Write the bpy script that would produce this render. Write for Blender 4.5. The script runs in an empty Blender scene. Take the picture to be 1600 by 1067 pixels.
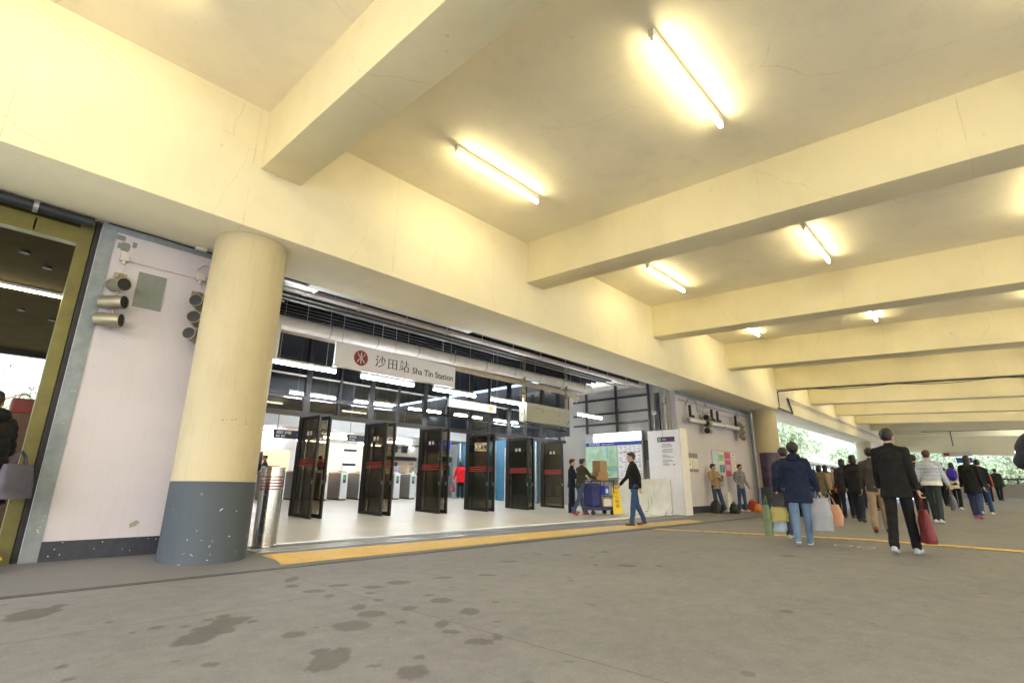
import bpy, bmesh, math, random
from mathutils import Vector, Matrix, Euler, noise
R = math.radians
random.seed(7)
S = bpy.context.scene
COL = S.collection

# ---------------------------------------------------------------- camera, sky, light
cd = bpy.data.cameras.new('camera'); camo = bpy.data.objects.new('camera', cd); COL.objects.link(camo)
S.camera = camo
PITCH, YAW, ROLL, FPX, CAMH = R(15.752), R(43.412), R(.555), 794.8, .97
Fv = Vector((math.cos(PITCH)*math.cos(YAW), math.cos(PITCH)*math.sin(YAW), math.sin(PITCH)))
R0 = Vector((math.sin(YAW), -math.cos(YAW), 0)); U0 = R0.cross(Fv)
cc, ss = math.cos(ROLL), math.sin(ROLL)
Rv = R0*cc + U0*ss; Uv = -R0*ss + U0*cc
M = Matrix((Rv, Uv, -Fv)).transposed().to_4x4(); M.translation = Vector((0, 0, CAMH))
camo.matrix_world = M
cd.sensor_width = 36; cd.lens = FPX/1600*36; cd.clip_end = 3000; cd.clip_start = .05
W = bpy.data.worlds.new('World'); S.world = W; W.use_nodes = True
nt = W.node_tree; bg = nt.nodes['Background']
sky = nt.nodes.new('ShaderNodeTexSky'); sky.sky_type = 'NISHITA'; sky.sun_disc = False
SUN_EL, SUN_AZ = R(46), R(-125)          # light comes from behind the right of the camera
sky.sun_elevation = SUN_EL; sky.sun_rotation = R(90) - SUN_AZ
sky.dust_density = 4.5; sky.air_density = 1.0; sky.ozone_density = 1.5
nt.links.new(sky.outputs[0], bg.inputs[0]); bg.inputs[1].default_value = .15
sd = bpy.data.lights.new('sun', 'SUN'); sun = bpy.data.objects.new('sun', sd); COL.objects.link(sun)
sd.energy = 3.6; sd.angle = R(12); sd.color = (1, .96, .9)
sdir = Vector((math.cos(SUN_EL)*math.cos(SUN_AZ), math.cos(SUN_EL)*math.sin(SUN_AZ), math.sin(SUN_EL)))
sun.rotation_euler = sdir.to_track_quat('Z', 'Y').to_euler()
S.view_settings.view_transform = 'Standard'; S.view_settings.look = 'None'
S.view_settings.exposure = 2.96; S.view_settings.gamma = 1
S.render.engine = 'CYCLES'
cy = S.cycles
cy.use_denoising = True
try: cy.denoiser = 'OPENIMAGEDENOISE'; cy.denoising_input_passes = 'RGB_ALBEDO_NORMAL'
except Exception: pass
cy.max_bounces = 10; cy.diffuse_bounces = 6; cy.glossy_bounces = 4; cy.transmission_bounces = 6; cy.transparent_max_bounces = 16
cy.sample_clamp_indirect = 8; cy.use_light_tree = True
cy.caustics_reflective = False; cy.caustics_refractive = False

# ---------------------------------------------------------------- mesh helpers
class MB:
    def __init__(s): s.v = []; s.f = []
    def add(s, vs, fs, M=None):
        o = len(s.v)
        s.v += [tuple(M @ Vector(p)) for p in vs] if M else [tuple(p) for p in vs]
        s.f += [tuple(i+o for i in f) for f in fs]; return s
    def box(s, a, b, M=None):
        x0, y0, z0 = a; x1, y1, z1 = b
        vs = [(x0,y0,z0),(x1,y0,z0),(x1,y1,z0),(x0,y1,z0),(x0,y0,z1),(x1,y0,z1),(x1,y1,z1),(x0,y1,z1)]
        return s.add(vs, [(0,3,2,1),(4,5,6,7),(0,1,5,4),(1,2,6,5),(2,3,7,6),(3,0,4,7)], M)
    def cbox(s, c, d, M=None):
        return s.box([c[i]-d[i]/2 for i in range(3)], [c[i]+d[i]/2 for i in range(3)], M)
    def cyl(s, p, q, r, r2=None, n=16, M=None, cap=True):
        p, q = Vector(p), Vector(q); r2 = r if r2 is None else r2
        z = (q-p).normalized(); x = z.orthogonal().normalized(); y = z.cross(x)
        vs = []
        for c, rr in ((p, r), (q, r2)):
            for i in range(n):
                a = 2*math.pi*i/n; vs.append(c + x*math.cos(a)*rr + y*math.sin(a)*rr)
        fs = [(i, (i+1) % n, n+(i+1) % n, n+i) for i in range(n)]
        if cap: fs += [tuple(range(n-1, -1, -1)), tuple(range(n, 2*n))]
        return s.add(vs, fs, M)
    def tube(s, pts, r, n=8, M=None):
        for a, b in zip(pts, pts[1:]):
            s.cyl(a, b, r, n=n, M=M)
        for a in pts[1:-1]: s.ball(a, (r*1.02,)*3, 8, 5, M)
        return s
    def ball(s, c, r, n=12, m=8, M=None):
        vs = [(c[0], c[1], c[2]+r[2])]
        for j in range(1, m):
            t = math.pi*j/m
            for i in range(n):
                a = 2*math.pi*i/n
                vs.append((c[0]+r[0]*math.sin(t)*math.cos(a), c[1]+r[1]*math.sin(t)*math.sin(a), c[2]+r[2]*math.cos(t)))
        vs.append((c[0], c[1], c[2]-r[2])); L = len(vs)-1
        fs = [(0, 1+i, 1+(i+1) % n) for i in range(n)]
        for j in range(m-2):
            for i in range(n):
                a = 1+j*n+i; b = 1+j*n+(i+1) % n; fs.append((a, a+n, b+n, b))
        o = 1+(m-2)*n; fs += [(o+(i+1) % n, o+i, L) for i in range(n)]
        return s.add(vs, fs, M)
    def lathe(s, prof, n=32, M=None, c=(0, 0)):
        vs = []
        for r, z in prof:
            for i in range(n):
                a = 2*math.pi*i/n; vs.append((c[0]+r*math.cos(a), c[1]+r*math.sin(a), z))
        fs = []
        for j in range(len(prof)-1):
            for i in range(n):
                fs.append((j*n+i, j*n+(i+1) % n, (j+1)*n+(i+1) % n, (j+1)*n+i))
        fs += [tuple(range(n-1, -1, -1)), tuple((len(prof)-1)*n+i for i in range(n))]
        return s.add(vs, fs, M)
    def prism(s, poly, t, M=None):           # poly in local XY, extruded 0..t in Z
        n = len(poly)
        vs = [(x, y, 0) for x, y in poly] + [(x, y, t) for x, y in poly]
        return s.add(vs, [tuple(range(n-1, -1, -1)), tuple(range(n, 2*n))] + [(i, (i+1) % n, n+(i+1) % n, n+i) for i in range(n)], M)
    def build(s, name, mat, parent=None, smooth=False, bevel=0, seg=2):
        me = bpy.data.meshes.new(name); me.from_pydata(s.v, [], s.f); me.update()
        if bevel or smooth is not False:
            bm = bmesh.new(); bm.from_mesh(me)
            if bevel:
                bmesh.ops.bevel(bm, geom=[e for e in bm.edges if e.is_manifold and e.calc_face_angle(0) > .6], offset=bevel, segments=seg, affect='EDGES', profile=.6)
            bm.to_mesh(me); bm.free()
        return link(name, me, mat, parent, smooth)
def link(name, me, mat, parent=None, smooth=False):
    if mat is not None and not me.materials: me.materials.append(mat)
    if smooth is not False:
        ang = 40 if smooth is True else smooth
        for p in me.polygons: p.use_smooth = True
        try: me.set_sharp_from_angle(angle=R(ang))
        except Exception: pass
    o = bpy.data.objects.new(name, me); COL.objects.link(o)
    if parent: o.parent = parent
    return o
def tag(o, label=None, cat=None, group=None, kind=None):
    if label: o['label'] = label
    if cat: o['category'] = cat
    if group: o['group'] = group
    if kind: o['kind'] = kind
    return o
def thing(name, label, cat, loc=(0, 0, 0), rz=0, group=None, rot=None):
    o = bpy.data.objects.new(name, None); COL.objects.link(o); o.location = loc
    o.rotation_euler = rot or (0, 0, rz); o.empty_display_size = .1
    return tag(o, label, cat, group)
def copy_tree(o, parent=None):
    c = o.copy(); COL.objects.link(c)
    if parent: c.parent = parent
    for ch in list(o.children): copy_tree(ch, c)
    return c
def TR(loc=(0, 0, 0), rx=0, ry=0, rz=0, sc=1):
    return Matrix.Translation(loc) @ Euler((rx, ry, rz)).to_matrix().to_4x4() @ Matrix.Scale(sc, 4)
def textmesh(body, size, depth=.002, align='LEFT', bold=0):
    cu = bpy.data.curves.new('t', 'FONT'); cu.body = body; cu.size = size; cu.extrude = depth/2; cu.align_x = align; cu.align_y = 'CENTER'
    cu.offset = bold
    o = bpy.data.objects.new('t', cu); COL.objects.link(o)
    dg = bpy.context.evaluated_depsgraph_get(); dg.update()
    me = bpy.data.meshes.new_from_object(o.evaluated_get(dg))
    bpy.data.objects.remove(o); bpy.data.curves.remove(cu); me.materials.clear()
    return me
# writing on a plane: facing 'Y' = seen from -Y (reads along +X); facing 'X' = seen from -X (reads along -Y)
def text_on(body, size, pos, facing, mat, parent, name='lettering', align='LEFT', bold=0):
    me = textmesh(body, size, .003, align, bold)
    if facing == 'Y': m = Matrix(((1,0,0,0),(0,0,-1,0),(0,1,0,0),(0,0,0,1)))
    else: m = Matrix(((0,0,-1,0),(-1,0,0,0),(0,1,0,0),(0,0,0,1)))
    me.transform(Matrix.Translation(pos) @ m)
    return link(name, me, mat, parent)

# ---------------------------------------------------------------- materials
def nodes(m):
    m.use_nodes = True; t = m.node_tree; return t, t.nodes, t.links, t.nodes['Principled BSDF']
def ramp(N, L, src, p0, c0, p1, c1):
    r = N.new('ShaderNodeValToRGB'); e = r.color_ramp.elements
    e[0].position = p0; e[0].color = (*c0, 1); e[1].position = p1; e[1].color = (*c1, 1)
    L.new(src, r.inputs[0]); return r.outputs[0]
def coords(N, L, scale=(1, 1, 1), loc=(0, 0, 0)):
    tc = N.new('ShaderNodeTexCoord'); mp = N.new('ShaderNodeMapping'); mp.inputs[3].default_value = scale; mp.inputs[1].default_value = loc
    L.new(tc.outputs['Object'], mp.inputs[0]); return mp.outputs[0]
def nz(N, L, vec, scale, detail=4, rough=.6):
    n = N.new('ShaderNodeTexNoise'); n.inputs['Scale'].default_value = scale; n.inputs['Detail'].default_value = detail; n.inputs['Roughness'].default_value = rough
    L.new(vec, n.inputs['Vector']); return n.outputs[0]
def mixc(N, L, fac, a, b, mode='MIX'):
    m = N.new('ShaderNodeMix'); m.data_type = 'RGBA'; m.blend_type = mode
    for i, x in ((0, fac), (6, a), (7, b)):
        if isinstance(x, (int, float)): m.inputs[i].default_value = x
        elif isinstance(x, tuple): m.inputs[i].default_value = (*x, 1)
        else: L.new(x, m.inputs[i])
    return m.outputs[2]
def mth(N, L, op, a, b=0.):
    m = N.new('ShaderNodeMath'); m.operation = op
    for i, x in ((0, a), (1, b)):
        if isinstance(x, (int, float)): m.inputs[i].default_value = x
        else: L.new(x, m.inputs[i])
    return m.outputs[0]
def bump(N, L, b, h, st=.2, dist=.01):
    n = N.new('ShaderNodeBump'); n.inputs['Strength'].default_value = st; n.inputs['Distance'].default_value = dist
    L.new(h, n.inputs['Height']); L.new(n.outputs[0], b.inputs['Normal'])
def sc(c, k): return tuple(min(1, x*k) for x in c)
def mat(name, c, rough=.5, metal=0, var=.12, scale=6, bmp=.08, bscale=60, spec=None, emit=None, es=0, stretch=(1, 1, 1), alpha=None, coat=0):
    m = bpy.data.materials.new(name); t, N, L, b = nodes(m)
    v = coords(N, L, stretch)
    if var:
        col = ramp(N, L, nz(N, L, v, scale, 6, .65), .3, sc(c, 1-var), .7, sc(c, 1+var)); L.new(col, b.inputs['Base Color'])
        ro = ramp(N, L, nz(N, L, v, scale*1.7, 4), .3, (max(0, rough-.08),)*3, .7, (min(1, rough+.08),)*3); L.new(ro, b.inputs['Roughness'])
    else:
        b.inputs['Base Color'].default_value = (*c, 1); b.inputs['Roughness'].default_value = rough
    b.inputs['Metallic'].default_value = metal
    if spec is not None: b.inputs['Specular IOR Level'].default_value = spec
    if bmp: bump(N, L, b, nz(N, L, v, bscale, 3), bmp, .004)
    if emit: b.inputs['Emission Color'].default_value = (*emit, 1); b.inputs['Emission Strength'].default_value = es
    if alpha is not None: b.inputs['Alpha'].default_value = alpha
    if coat: b.inputs['Coat Weight'].default_value = coat
    return m
def concrete_paint(name, c, dirt=(.36, .29, .17), seam=0, axis=0, stain=.5, speck=.6, crack=0, scuff=0):
    m = bpy.data.materials.new(name); t, N, L, b = nodes(m)
    v = coords(N, L)
    col = ramp(N, L, nz(N, L, v, .7, 5, .6), .3, sc(c, .93), .7, sc(c, 1.04))
    col = mixc(N, L, mth(N, L, 'MULTIPLY', ramp(N, L, nz(N, L, coords(N, L, (1, 1, .35)), 2.3, 8, .7), .52, (0, 0, 0), .8, (1, 1, 1)), stain*.45), col, sc(c, .72))
    spk = ramp(N, L, nz(N, L, v, 9, 2, .5), .73, (0, 0, 0), .76, (1, 1, 1))
    col = mixc(N, L, mth(N, L, 'MULTIPLY', spk, speck*.5), col, dirt)
    h = nz(N, L, v, 30, 5, .7)
    if crack:
        vo = N.new('ShaderNodeTexVoronoi'); vo.feature = 'DISTANCE_TO_EDGE'; vo.inputs['Scale'].default_value = .42
        wv = N.new('ShaderNodeVectorMath'); wv.operation = 'MULTIPLY_ADD'; nn = N.new('ShaderNodeTexNoise'); nn.inputs['Scale'].default_value = 1.3; nn.inputs['Detail'].default_value = 6
        L.new(v, nn.inputs['Vector']); L.new(nn.outputs['Color'], wv.inputs[0]); wv.inputs[1].default_value = (.35, .35, .35); L.new(v, wv.inputs[2]); L.new(wv.outputs[0], vo.inputs['Vector'])
        ck = mth(N, L, 'MULTIPLY', mth(N, L, 'LESS_THAN', vo.outputs['Distance'], .0016), ramp(N, L, nz(N, L, v, .6, 2), .5, (0, 0, 0), .56, (1, 1, 1)))
        col = mixc(N, L, mth(N, L, 'MULTIPLY', ck, crack), col, dirt)
        # darker water marks that follow an edge
        wm = nz(N, L, v, .9, 7, .62); band = ramp(N, L, wm, .60, (0, 0, 0), .615, (1, 1, 1)); inner = ramp(N, L, wm, .615, (1, 1, 1), .70, (0, 0, 0))
        col = mixc(N, L, mth(N, L, 'MULTIPLY', mth(N, L, 'MULTIPLY', band, inner), .30*crack), col, sc(c, .62))
    if scuff:
        sf = ramp(N, L, nz(N, L, coords(N, L, (1.2, 1.2, 9)), 4, 6, .75), .69, (0, 0, 0), .72, (1, 1, 1))
        col = mixc(N, L, mth(N, L, 'MULTIPLY', sf, scuff), col, dirt)
        dr = ramp(N, L, nz(N, L, coords(N, L, (7, 7, .35)), 3, 5, .7), .55, (0, 0, 0), .75, (1, 1, 1))
        col = mixc(N, L, mth(N, L, 'MULTIPLY', dr, scuff*.45), col, sc(c, .62))
    if seam:
        sx = N.new('ShaderNodeSeparateXYZ'); tc = N.new('ShaderNodeTexCoord'); L.new(tc.outputs['Object'], sx.inputs[0])
        w = mth(N, L, 'ADD', sx.outputs[axis], mth(N, L, 'MULTIPLY', nz(N, L, v, 1.5, 2), .03))
        fr = mth(N, L, 'PINGPONG', mth(N, L, 'ADD', w, .37), seam/2)
        ln = mth(N, L, 'LESS_THAN', fr, .006)
        ln = mth(N, L, 'MULTIPLY', ln, ramp(N, L, nz(N, L, v, 3.1, 3), .4, (0, 0, 0), .6, (1, 1, 1)))
        col = mixc(N, L, mth(N, L, 'MULTIPLY', ln, .3), col, dirt)
        h = mth(N, L, 'SUBTRACT', h, mth(N, L, 'MULTIPLY', ln, .8))
    L.new(col, b.inputs['Base Color']); b.inputs['Roughness'].default_value = .62; b.inputs['Specular IOR Level'].default_value = .3
    bump(N, L, b, h, .22, .012)
    return m
def emis(name, c, s):
    m = bpy.data.materials.new(name); t, N, L, b = nodes(m)
    b.inputs['Base Color'].default_value = (.8, .8, .8, 1); b.inputs['Emission Color'].default_value = (*c, 1); b.inputs['Emission Strength'].default_value = s
    return m
def glass(name, tint, op, rough=.02):
    # thin pane: part of the light passes straight, part mirrors by angle; OP is how much the tint film stops
    m = bpy.data.materials.new(name); m.use_nodes = True; t = m.node_tree; N, L = t.nodes, t.links; N.clear()
    out = N.new('ShaderNodeOutputMaterial'); tr = N.new('ShaderNodeBsdfTransparent'); tr.inputs[0].default_value = (*tint, 1)
    gl = N.new('ShaderNodeBsdfGlossy'); gl.inputs[0].default_value = (1, 1, 1, 1); gl.inputs[1].default_value = rough
    fr = N.new('ShaderNodeFresnel'); ge = N.new('ShaderNodeNewGeometry'); L.new(mth(N, L, 'SUBTRACT', 1.5, mth(N, L, 'MULTIPLY', ge.outputs['Backfacing'], 1.5-1/1.5)), fr.inputs[0])
    df = N.new('ShaderNodeBsdfDiffuse'); df.inputs[0].default_value = (.012, .012, .011, 1)
    a = N.new('ShaderNodeMixShader'); a.inputs[0].default_value = op; L.new(tr.outputs[0], a.inputs[1]); L.new(df.outputs[0], a.inputs[2])
    k = N.new('ShaderNodeMixShader'); L.new(fr.outputs[0], k.inputs[0]); L.new(a.outputs[0], k.inputs[1]); L.new(gl.outputs[0], k.inputs[2]); L.new(k.outputs[0], out.inputs[0])
    return m
CREAM = (.82, .75, .50)
M_ = dict(
 beam=concrete_paint('beam_paint', CREAM, seam=2.44, axis=1, crack=.22), long=concrete_paint('long_beam_paint', (.84, .78, .56), seam=2.4, axis=0, crack=.2),
 ceil=concrete_paint('ceiling_paint', (.88, .82, .64), stain=.8, speck=.3, crack=.25),
 pink=concrete_paint('lilac_wall_paint', (.585, .565, .635), dirt=(.3, .28, .28), stain=.6, speck=.7, scuff=.5),
 navy=mat('navy_skirting', (.028, .033, .05), .55, var=.25, scale=9), grey=mat('grey_frame_paint', (.22, .26, .29), .5, var=.2, scale=5),
 greypanel=mat('grey_panel', (.20, .225, .22), .6, var=.08, scale=20), olive=mat('olive_steel', (.145, .13, .03), .45, var=.2, scale=4),
 darkpipe=mat('dark_pipe', (.03, .034, .042), .4, var=.2), cond=mat('conduit_paint', (.60, .54, .52), .5, var=.1), galv=mat('galvanised', (.42, .43, .43), .38, .6, var=.15, scale=15),
 bronze=mat('bronze_can', (.30, .27, .19), .36, .55, var=.12, stretch=(1, 1, 1), scale=8), black=mat('matt_black', (.012, .012, .013), .6, var=.2), rubber=mat('rubber', (.02, .02, .02), .8, var=.1),
 frame=mat('dark_aluminium', (.022, .02, .018), .35, .3, var=.15), white=mat('white_paint', (.78, .78, .77), .4, var=.05), offwhite=mat('off_white', (.68, .66, .6), .5, var=.08),
 steel=mat('brushed_steel', (.62, .62, .61), .22, 1, var=.1, stretch=(12, 12, .6), scale=10, bmp=.02), steeldull=mat('dull_steel', (.45, .45, .43), .35, .9, var=.15, scale=4),
 red=mat('red_vinyl', (.42, .03, .02), .4, var=.1, emit=None), maroon=mat('maroon_stripe', (.22, .015, .03), .35, var=.1), mred=mat('sign_red', (.30, .018, .035), .4, var=.05),
 signw=mat('sign_white', (.90, .91, 1.0), .35, var=.03), ink=mat('ink', (.02, .02, .022), .5, var=0, bmp=0), inkw=mat('white_ink', (.85, .85, .85), .5, var=0, bmp=0), inkg=mat('grey_ink', (.22, .22, .24), .5, var=0, bmp=0),
 blue=mat('blue_board', (.045, .20, .34), .5, var=.12, scale=3), teal=mat('teal_board', (.05, .20, .25), .5, var=.1), royal=mat('royal_blue', (.03, .08, .45), .45, var=.08), purple=mat('purple_header', (.10, .05, .13), .5, var=.05),
 yellow=mat('yellow_plastic', (.80, .58, .02), .4, var=.06), cart=mat('cart_blue', (.014, .02, .10), .45, var=.1), cardboard=mat('cardboard', (.36, .23, .12), .8, var=.12, scale=20),
 tarp=mat('white_tarp', (.82, .84, .80), .45, var=.08, scale=3, bmp=.5, bscale=5), green=mat('poster_green', (.25, .55, .28), .5, var=.3, scale=3), mint=mat('poster_mint', (.45, .70, .52), .5, var=.25, scale=4),
 aqua=mat('poster_aqua', (.2, .5, .62), .5, var=.2, scale=3), magenta=mat('poster_magenta', (.62, .07, .25), .45, var=.2, scale=9), palebl=mat('poster_pale_blue', (.45, .62, .70), .45, var=.15, scale=12), orange=mat('orange', (.75, .22, .04), .5, var=.25, scale=9),
 halfloor=None, wallw=mat('hall_wall', (.74, .68, .58), .5, var=.06, scale=1.5), darkceil=mat('dark_ceiling', (.02, .022, .026), .7, var=.3), darkslat=mat('dark_slat', (.005, .005, .005), .6, var=.3),
 duct=mat('duct_paint', (.80, .76, .70), .45, var=.12, scale=3), bulk=mat('bulkhead_paint', (.62, .63, .62), .5, var=.05), concgrey=concrete_paint('raw_concrete', (.42, .41, .38), dirt=(.2, .2, .2), stain=.9),
 barkm=mat('bark', (.10, .075, .05), .9, var=.3, scale=8, bmp=.6, bscale=25), greenled=mat('green_display', (.01, .03, .01), .3, var=0, emit=(.1, .9, .2), es=.12),
 glassd=glass('tinted_door_glass', (.50, .46, .38), .06), glassc=glass('clear_glass', (.80, .83, .86), .02), glassp=glass('panel_glass', (.9, .95, .93), .02),
)
TUBEW = emis('warm_tube_glow', (1, .84, .47), 6.6); TUBEC = emis('cool_tube_glow', (.93, .96, 1), 12); BOXW = emis('lit_box', (1, 1, 1), 1.0)
# ---------------------------------------------------------------- ground height (the concourse drains to a channel by the station front)
def lerp(x, xs, ys):
    if x <= xs[0]: return ys[0]
    for i in range(len(xs)-1):
        if x <= xs[i+1]:
            t = (x-xs[i])/(xs[i+1]-xs[i]); return ys[i]+t*(ys[i+1]-ys[i])
    return ys[-1]
def gz(x, y):
    return lerp(y, [-100, 6.4, 8.1, 19, 40], [0, 0, .06, .40, .42]) + lerp(x, [4, 30, 60, 100], [0, .37, .5, .5])*lerp(y, [2., 6.], [1, 0])
def frange(a, b, n): return [a+(b-a)*i/n for i in range(n+1)]
def sheet(name, xs, ys, mat, dz=0., wet=None, yfun=None):
    vs = []; att = []
    for x in xs:
        for y in ys:
            yy = yfun(x, y) if yfun else y
            vs.append((x, yy, gz(x, yy)+dz))
            if wet: att.append(wet(x, yy))
    n = len(ys)
    fs = [(i*n+j, (i+1)*n+j, (i+1)*n+j+1, i*n+j+1) for i in range(len(xs)-1) for j in range(n-1)]
    me = bpy.data.meshes.new(name); me.from_pydata(vs, [], fs); me.update()
    if wet:
        a = me.attributes.new('wet', 'FLOAT', 'POINT'); a.data.foreach_set('value', att)
    return link(name, me, mat, None, 60)
# puddle marks left by shoes and dripping umbrellas: (x, y, half length, half width, angle)
STAINS = []
def S_(x, y, a, b, ang=0, st=1.): STAINS.append((x, y, a, b, R(ang), st))
S_(0.64,5.56,0.141,0.234,-44,1.0)
S_(1.32,4.05,0.124,0.236,-45,1.0)
S_(1.46,4.13,0.172,0.144,-45,1.0)
S_(1.60,4.30,0.137,0.161,-44,1.0)
S_(1.77,3.64,0.101,0.113,-45,1.0)
S_(2.16,3.57,0.135,0.142,-44,1.0)
S_(1.70,3.00,0.102,0.210,-45,1.0)
S_(1.72,3.18,0.053,0.077,-45,1.0)
S_(1.88,2.50,0.115,0.116,-45,1.0)
S_(1.18,3.40,0.059,0.047,-45,1.0)
S_(0.62,3.93,0.031,0.039,-45,1.0)
S_(0.62,3.66,0.029,0.035,-45,1.0)
S_(1.18,4.47,0.052,0.058,-45,1.0)
S_(0.97,4.87,0.036,0.043,-44,1.0)
S_(0.80,5.76,0.050,0.057,-44,1.0)
S_(1.62,4.49,0.057,0.065,-44,1.0)
S_(1.71,4.19,0.037,0.059,-44,1.0)
S_(1.03,4.44,0.038,0.037,-45,1.0)
S_(2.64,5.64,0.066,0.159,-43,1.0)
S_(2.50,5.29,0.074,0.105,-44,1.0)
S_(2.53,4.92,0.118,0.094,-44,1.0)
S_(2.53,4.61,0.068,0.085,-44,1.0)
S_(2.49,4.05,0.062,0.117,-44,1.0)
S_(2.46,3.78,0.109,0.105,-44,1.0)
S_(2.84,5.01,0.100,0.069,-44,1.0)
S_(3.02,4.71,0.148,0.132,-44,1.0)
S_(3.33,4.74,0.104,0.108,-44,1.0)
S_(2.87,4.47,0.070,0.059,-44,1.0)
S_(2.75,4.17,0.050,0.052,-44,1.0)
S_(2.76,3.73,0.072,0.090,-44,1.0)
S_(2.45,3.42,0.046,0.036,-44,1.0)
S_(3.13,3.77,0.100,0.102,-44,1.0)
S_(3.87,4.64,0.110,0.079,-43,1.0)
S_(3.05,3.32,0.092,0.129,-44,1.0)
S_(2.63,3.16,0.046,0.106,-44,1.0)
S_(2.56,2.97,0.079,0.064,-45,1.0)
S_(2.54,2.66,0.132,0.097,-45,1.0)
S_(2.69,2.65,0.042,0.089,-45,1.0)
S_(2.08,2.69,0.033,0.035,-45,1.0)
S_(1.81,2.75,0.042,0.035,-45,1.0)
S_(4.33,4.41,0.107,0.062,-45,1.0)
S_(3.43,3.41,0.028,0.035,-44,1.0)
S_(3.20,4.04,0.046,0.042,-44,1.0)
S_(1.33,4.37,0.031,0.039,-45,1.0)
S_(1.49,4.45,0.041,0.042,-44,1.0)
S_(6.27,4.82,0.074,0.086,-46,1.0)
S_(6.97,4.62,0.077,0.096,-48,1.0)
S_(6.35,4.43,0.045,0.067,-47,1.0)
S_(6.01,3.67,0.112,0.107,-47,1.0)
S_(8.24,2.45,0.138,0.147,-52,1.0)
S_(6.10,5.21,0.094,0.074,-46,1.0)
S_(5.79,3.99,0.040,0.065,-47,1.0)
S_(6.24,3.35,0.040,0.064,-48,1.0)
S_(5.26,4.94,0.135,0.070,-45,1.0)
S_(4.83,1.49,0.052,0.046,-47,1.0)
def wetf(x, y):
    if not (-1.5 < x < 12.5 and 1.2 < y < 6.6): return 0.
    best = 0.
    n1 = noise.noise((x*3.1, y*3.1, 1.7)); n2 = noise.noise((x*11, y*11, 4.2)); n3 = noise.noise((x*26, y*26, 9.1))
    for sx, sy, a, b, an, st in STAINS:
        dx, dy = x-sx, y-sy
        if abs(dx) > a+b+.2 or abs(dy) > a+b+.2: continue
        u = (dx*math.cos(an)+dy*math.sin(an))/a; v = (-dx*math.sin(an)+dy*math.cos(an))/b
        d = math.sqrt(u*u+v*v) + n1*.45 + n2*.22 + n3*.06
        best = max(best, st*min(1, max(0, (.93-d)*20)))
    return best
def floor_mat():
    m = bpy.data.materials.new('concourse_floor'); t, N, L, b = nodes(m)
    v = coords(N, L)
    base = (.236, .236, .25)
    col = ramp(N, L, nz(N, L, v, .45, 6, .62), .3, sc(base, .76), .7, sc(base, 1.2))
    col = mixc(N, L, .5, col, ramp(N, L, nz(N, L, v, 5.5, 8, .7), .3, sc(base, .70), .72, sc(base, 1.22)))
    col = mixc(N, L, mth(N, L, 'MULTIPLY', ramp(N, L, nz(N, L, v, 170, 2, .5), .45, (0, 0, 0), .8, (1, 1, 1)), .4), col, sc(base, .5))
    vo = N.new('ShaderNodeTexVoronoi'); vo.inputs['Scale'].default_value = 55; L.new(v, vo.inputs['Vector'])
    col = mixc(N, L, mth(N, L, 'MULTIPLY', ramp(N, L, vo.outputs['Distance'], .05, (1, 1, 1), .32, (0, 0, 0)), .38), col, sc(base, .45))
    col = mixc(N, L, mth(N, L, 'MULTIPLY', ramp(N, L, nz(N, L, v, 38, 3, .6), .60, (0, 0, 0), .68, (1, 1, 1)), .35), col, sc(base, 1.7))
    # small dark spots of trodden gum
    gum = ramp(N, L, nz(N, L, v, 5.2, 1, .4), .735, (0, 0, 0), .755, (1, 1, 1))
    col = mixc(N, L, mth(N, L, 'MULTIPLY', gum, .45), col, sc(base, .45))
    scuff = ramp(N, L, nz(N, L, coords(N, L, (.6, 6, 1)), 3, 5, .7), .62, (0, 0, 0), .78, (1, 1, 1))
    col = mixc(N, L, mth(N, L, 'MULTIPLY', scuff, .22), col, sc(base, .7))
    at = N.new('ShaderNodeAttribute'); at.attribute_name = 'wet'
    w = at.outputs['Fac']
    col = mixc(N, L, mth(N, L, 'MULTIPLY', w, .58), col, (.07, .058, .048))
    # saw-cut joints
    tc = N.new('ShaderNodeTexCoord'); sx = N.new('ShaderNodeSeparateXYZ'); L.new(tc.outputs['Object'], sx.inputs[0])
    wob = mth(N, L, 'MULTIPLY', nz(N, L, v, 2, 2), .03)
    jx = mth(N, L, 'LESS_THAN', mth(N, L, 'PINGPONG', mth(N, L, 'ADD', mth(N, L, 'ADD', sx.outputs[0], wob), 2.95), 2.85), .006)
    jy = mth(N, L, 'LESS_THAN', mth(N, L, 'PINGPONG', mth(N, L, 'ADD', mth(N, L, 'ADD', sx.outputs[1], wob), 3.7), 4.2), .006)
    j = mth(N, L, 'MAXIMUM', jx, jy)
    col = mixc(N, L, mth(N, L, 'MULTIPLY', j, .5), col, (.08, .075, .07))
    L.new(col, b.inputs['Base Color'])
    ro = mth(N, L, 'SUBTRACT', mth(N, L, 'ADD', .50, mth(N, L, 'MULTIPLY', nz(N, L, v, 3, 5, .7), .25)), mth(N, L, 'MULTIPLY', w, .06))
    ro = mth(N, L, 'ADD', ro, .12); L.new(ro, b.inputs['Roughness']); b.inputs['Specular IOR Level'].default_value = .22
    bump(N, L, b, mth(N, L, 'SUBTRACT', mth(N, L, 'ADD', nz(N, L, v, 90, 4, .7), mth(N, L, 'MULTIPLY', nz(N, L, v, 4, 3), 1.5)), mth(N, L, 'MULTIPLY', j, 3.)), .18, .004)
    return m
FLM = floor_mat()
xs = sorted(set([round(v, 4) for v in frange(-1.5, 12.5, 520)] + frange(-40, -1.5, 12)[:-1] + frange(12.5, 112, 80)[1:]))
ys = sorted(set([round(v, 4) for v in frange(1.2, 6.4, 200)] + frange(-34, 1.2, 20)[:-1]))
KERB = 6.36
tag(sheet('floor', xs, [y for y in ys if y <= 6.4], FLM, 0, wetf), kind='structure')
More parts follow.
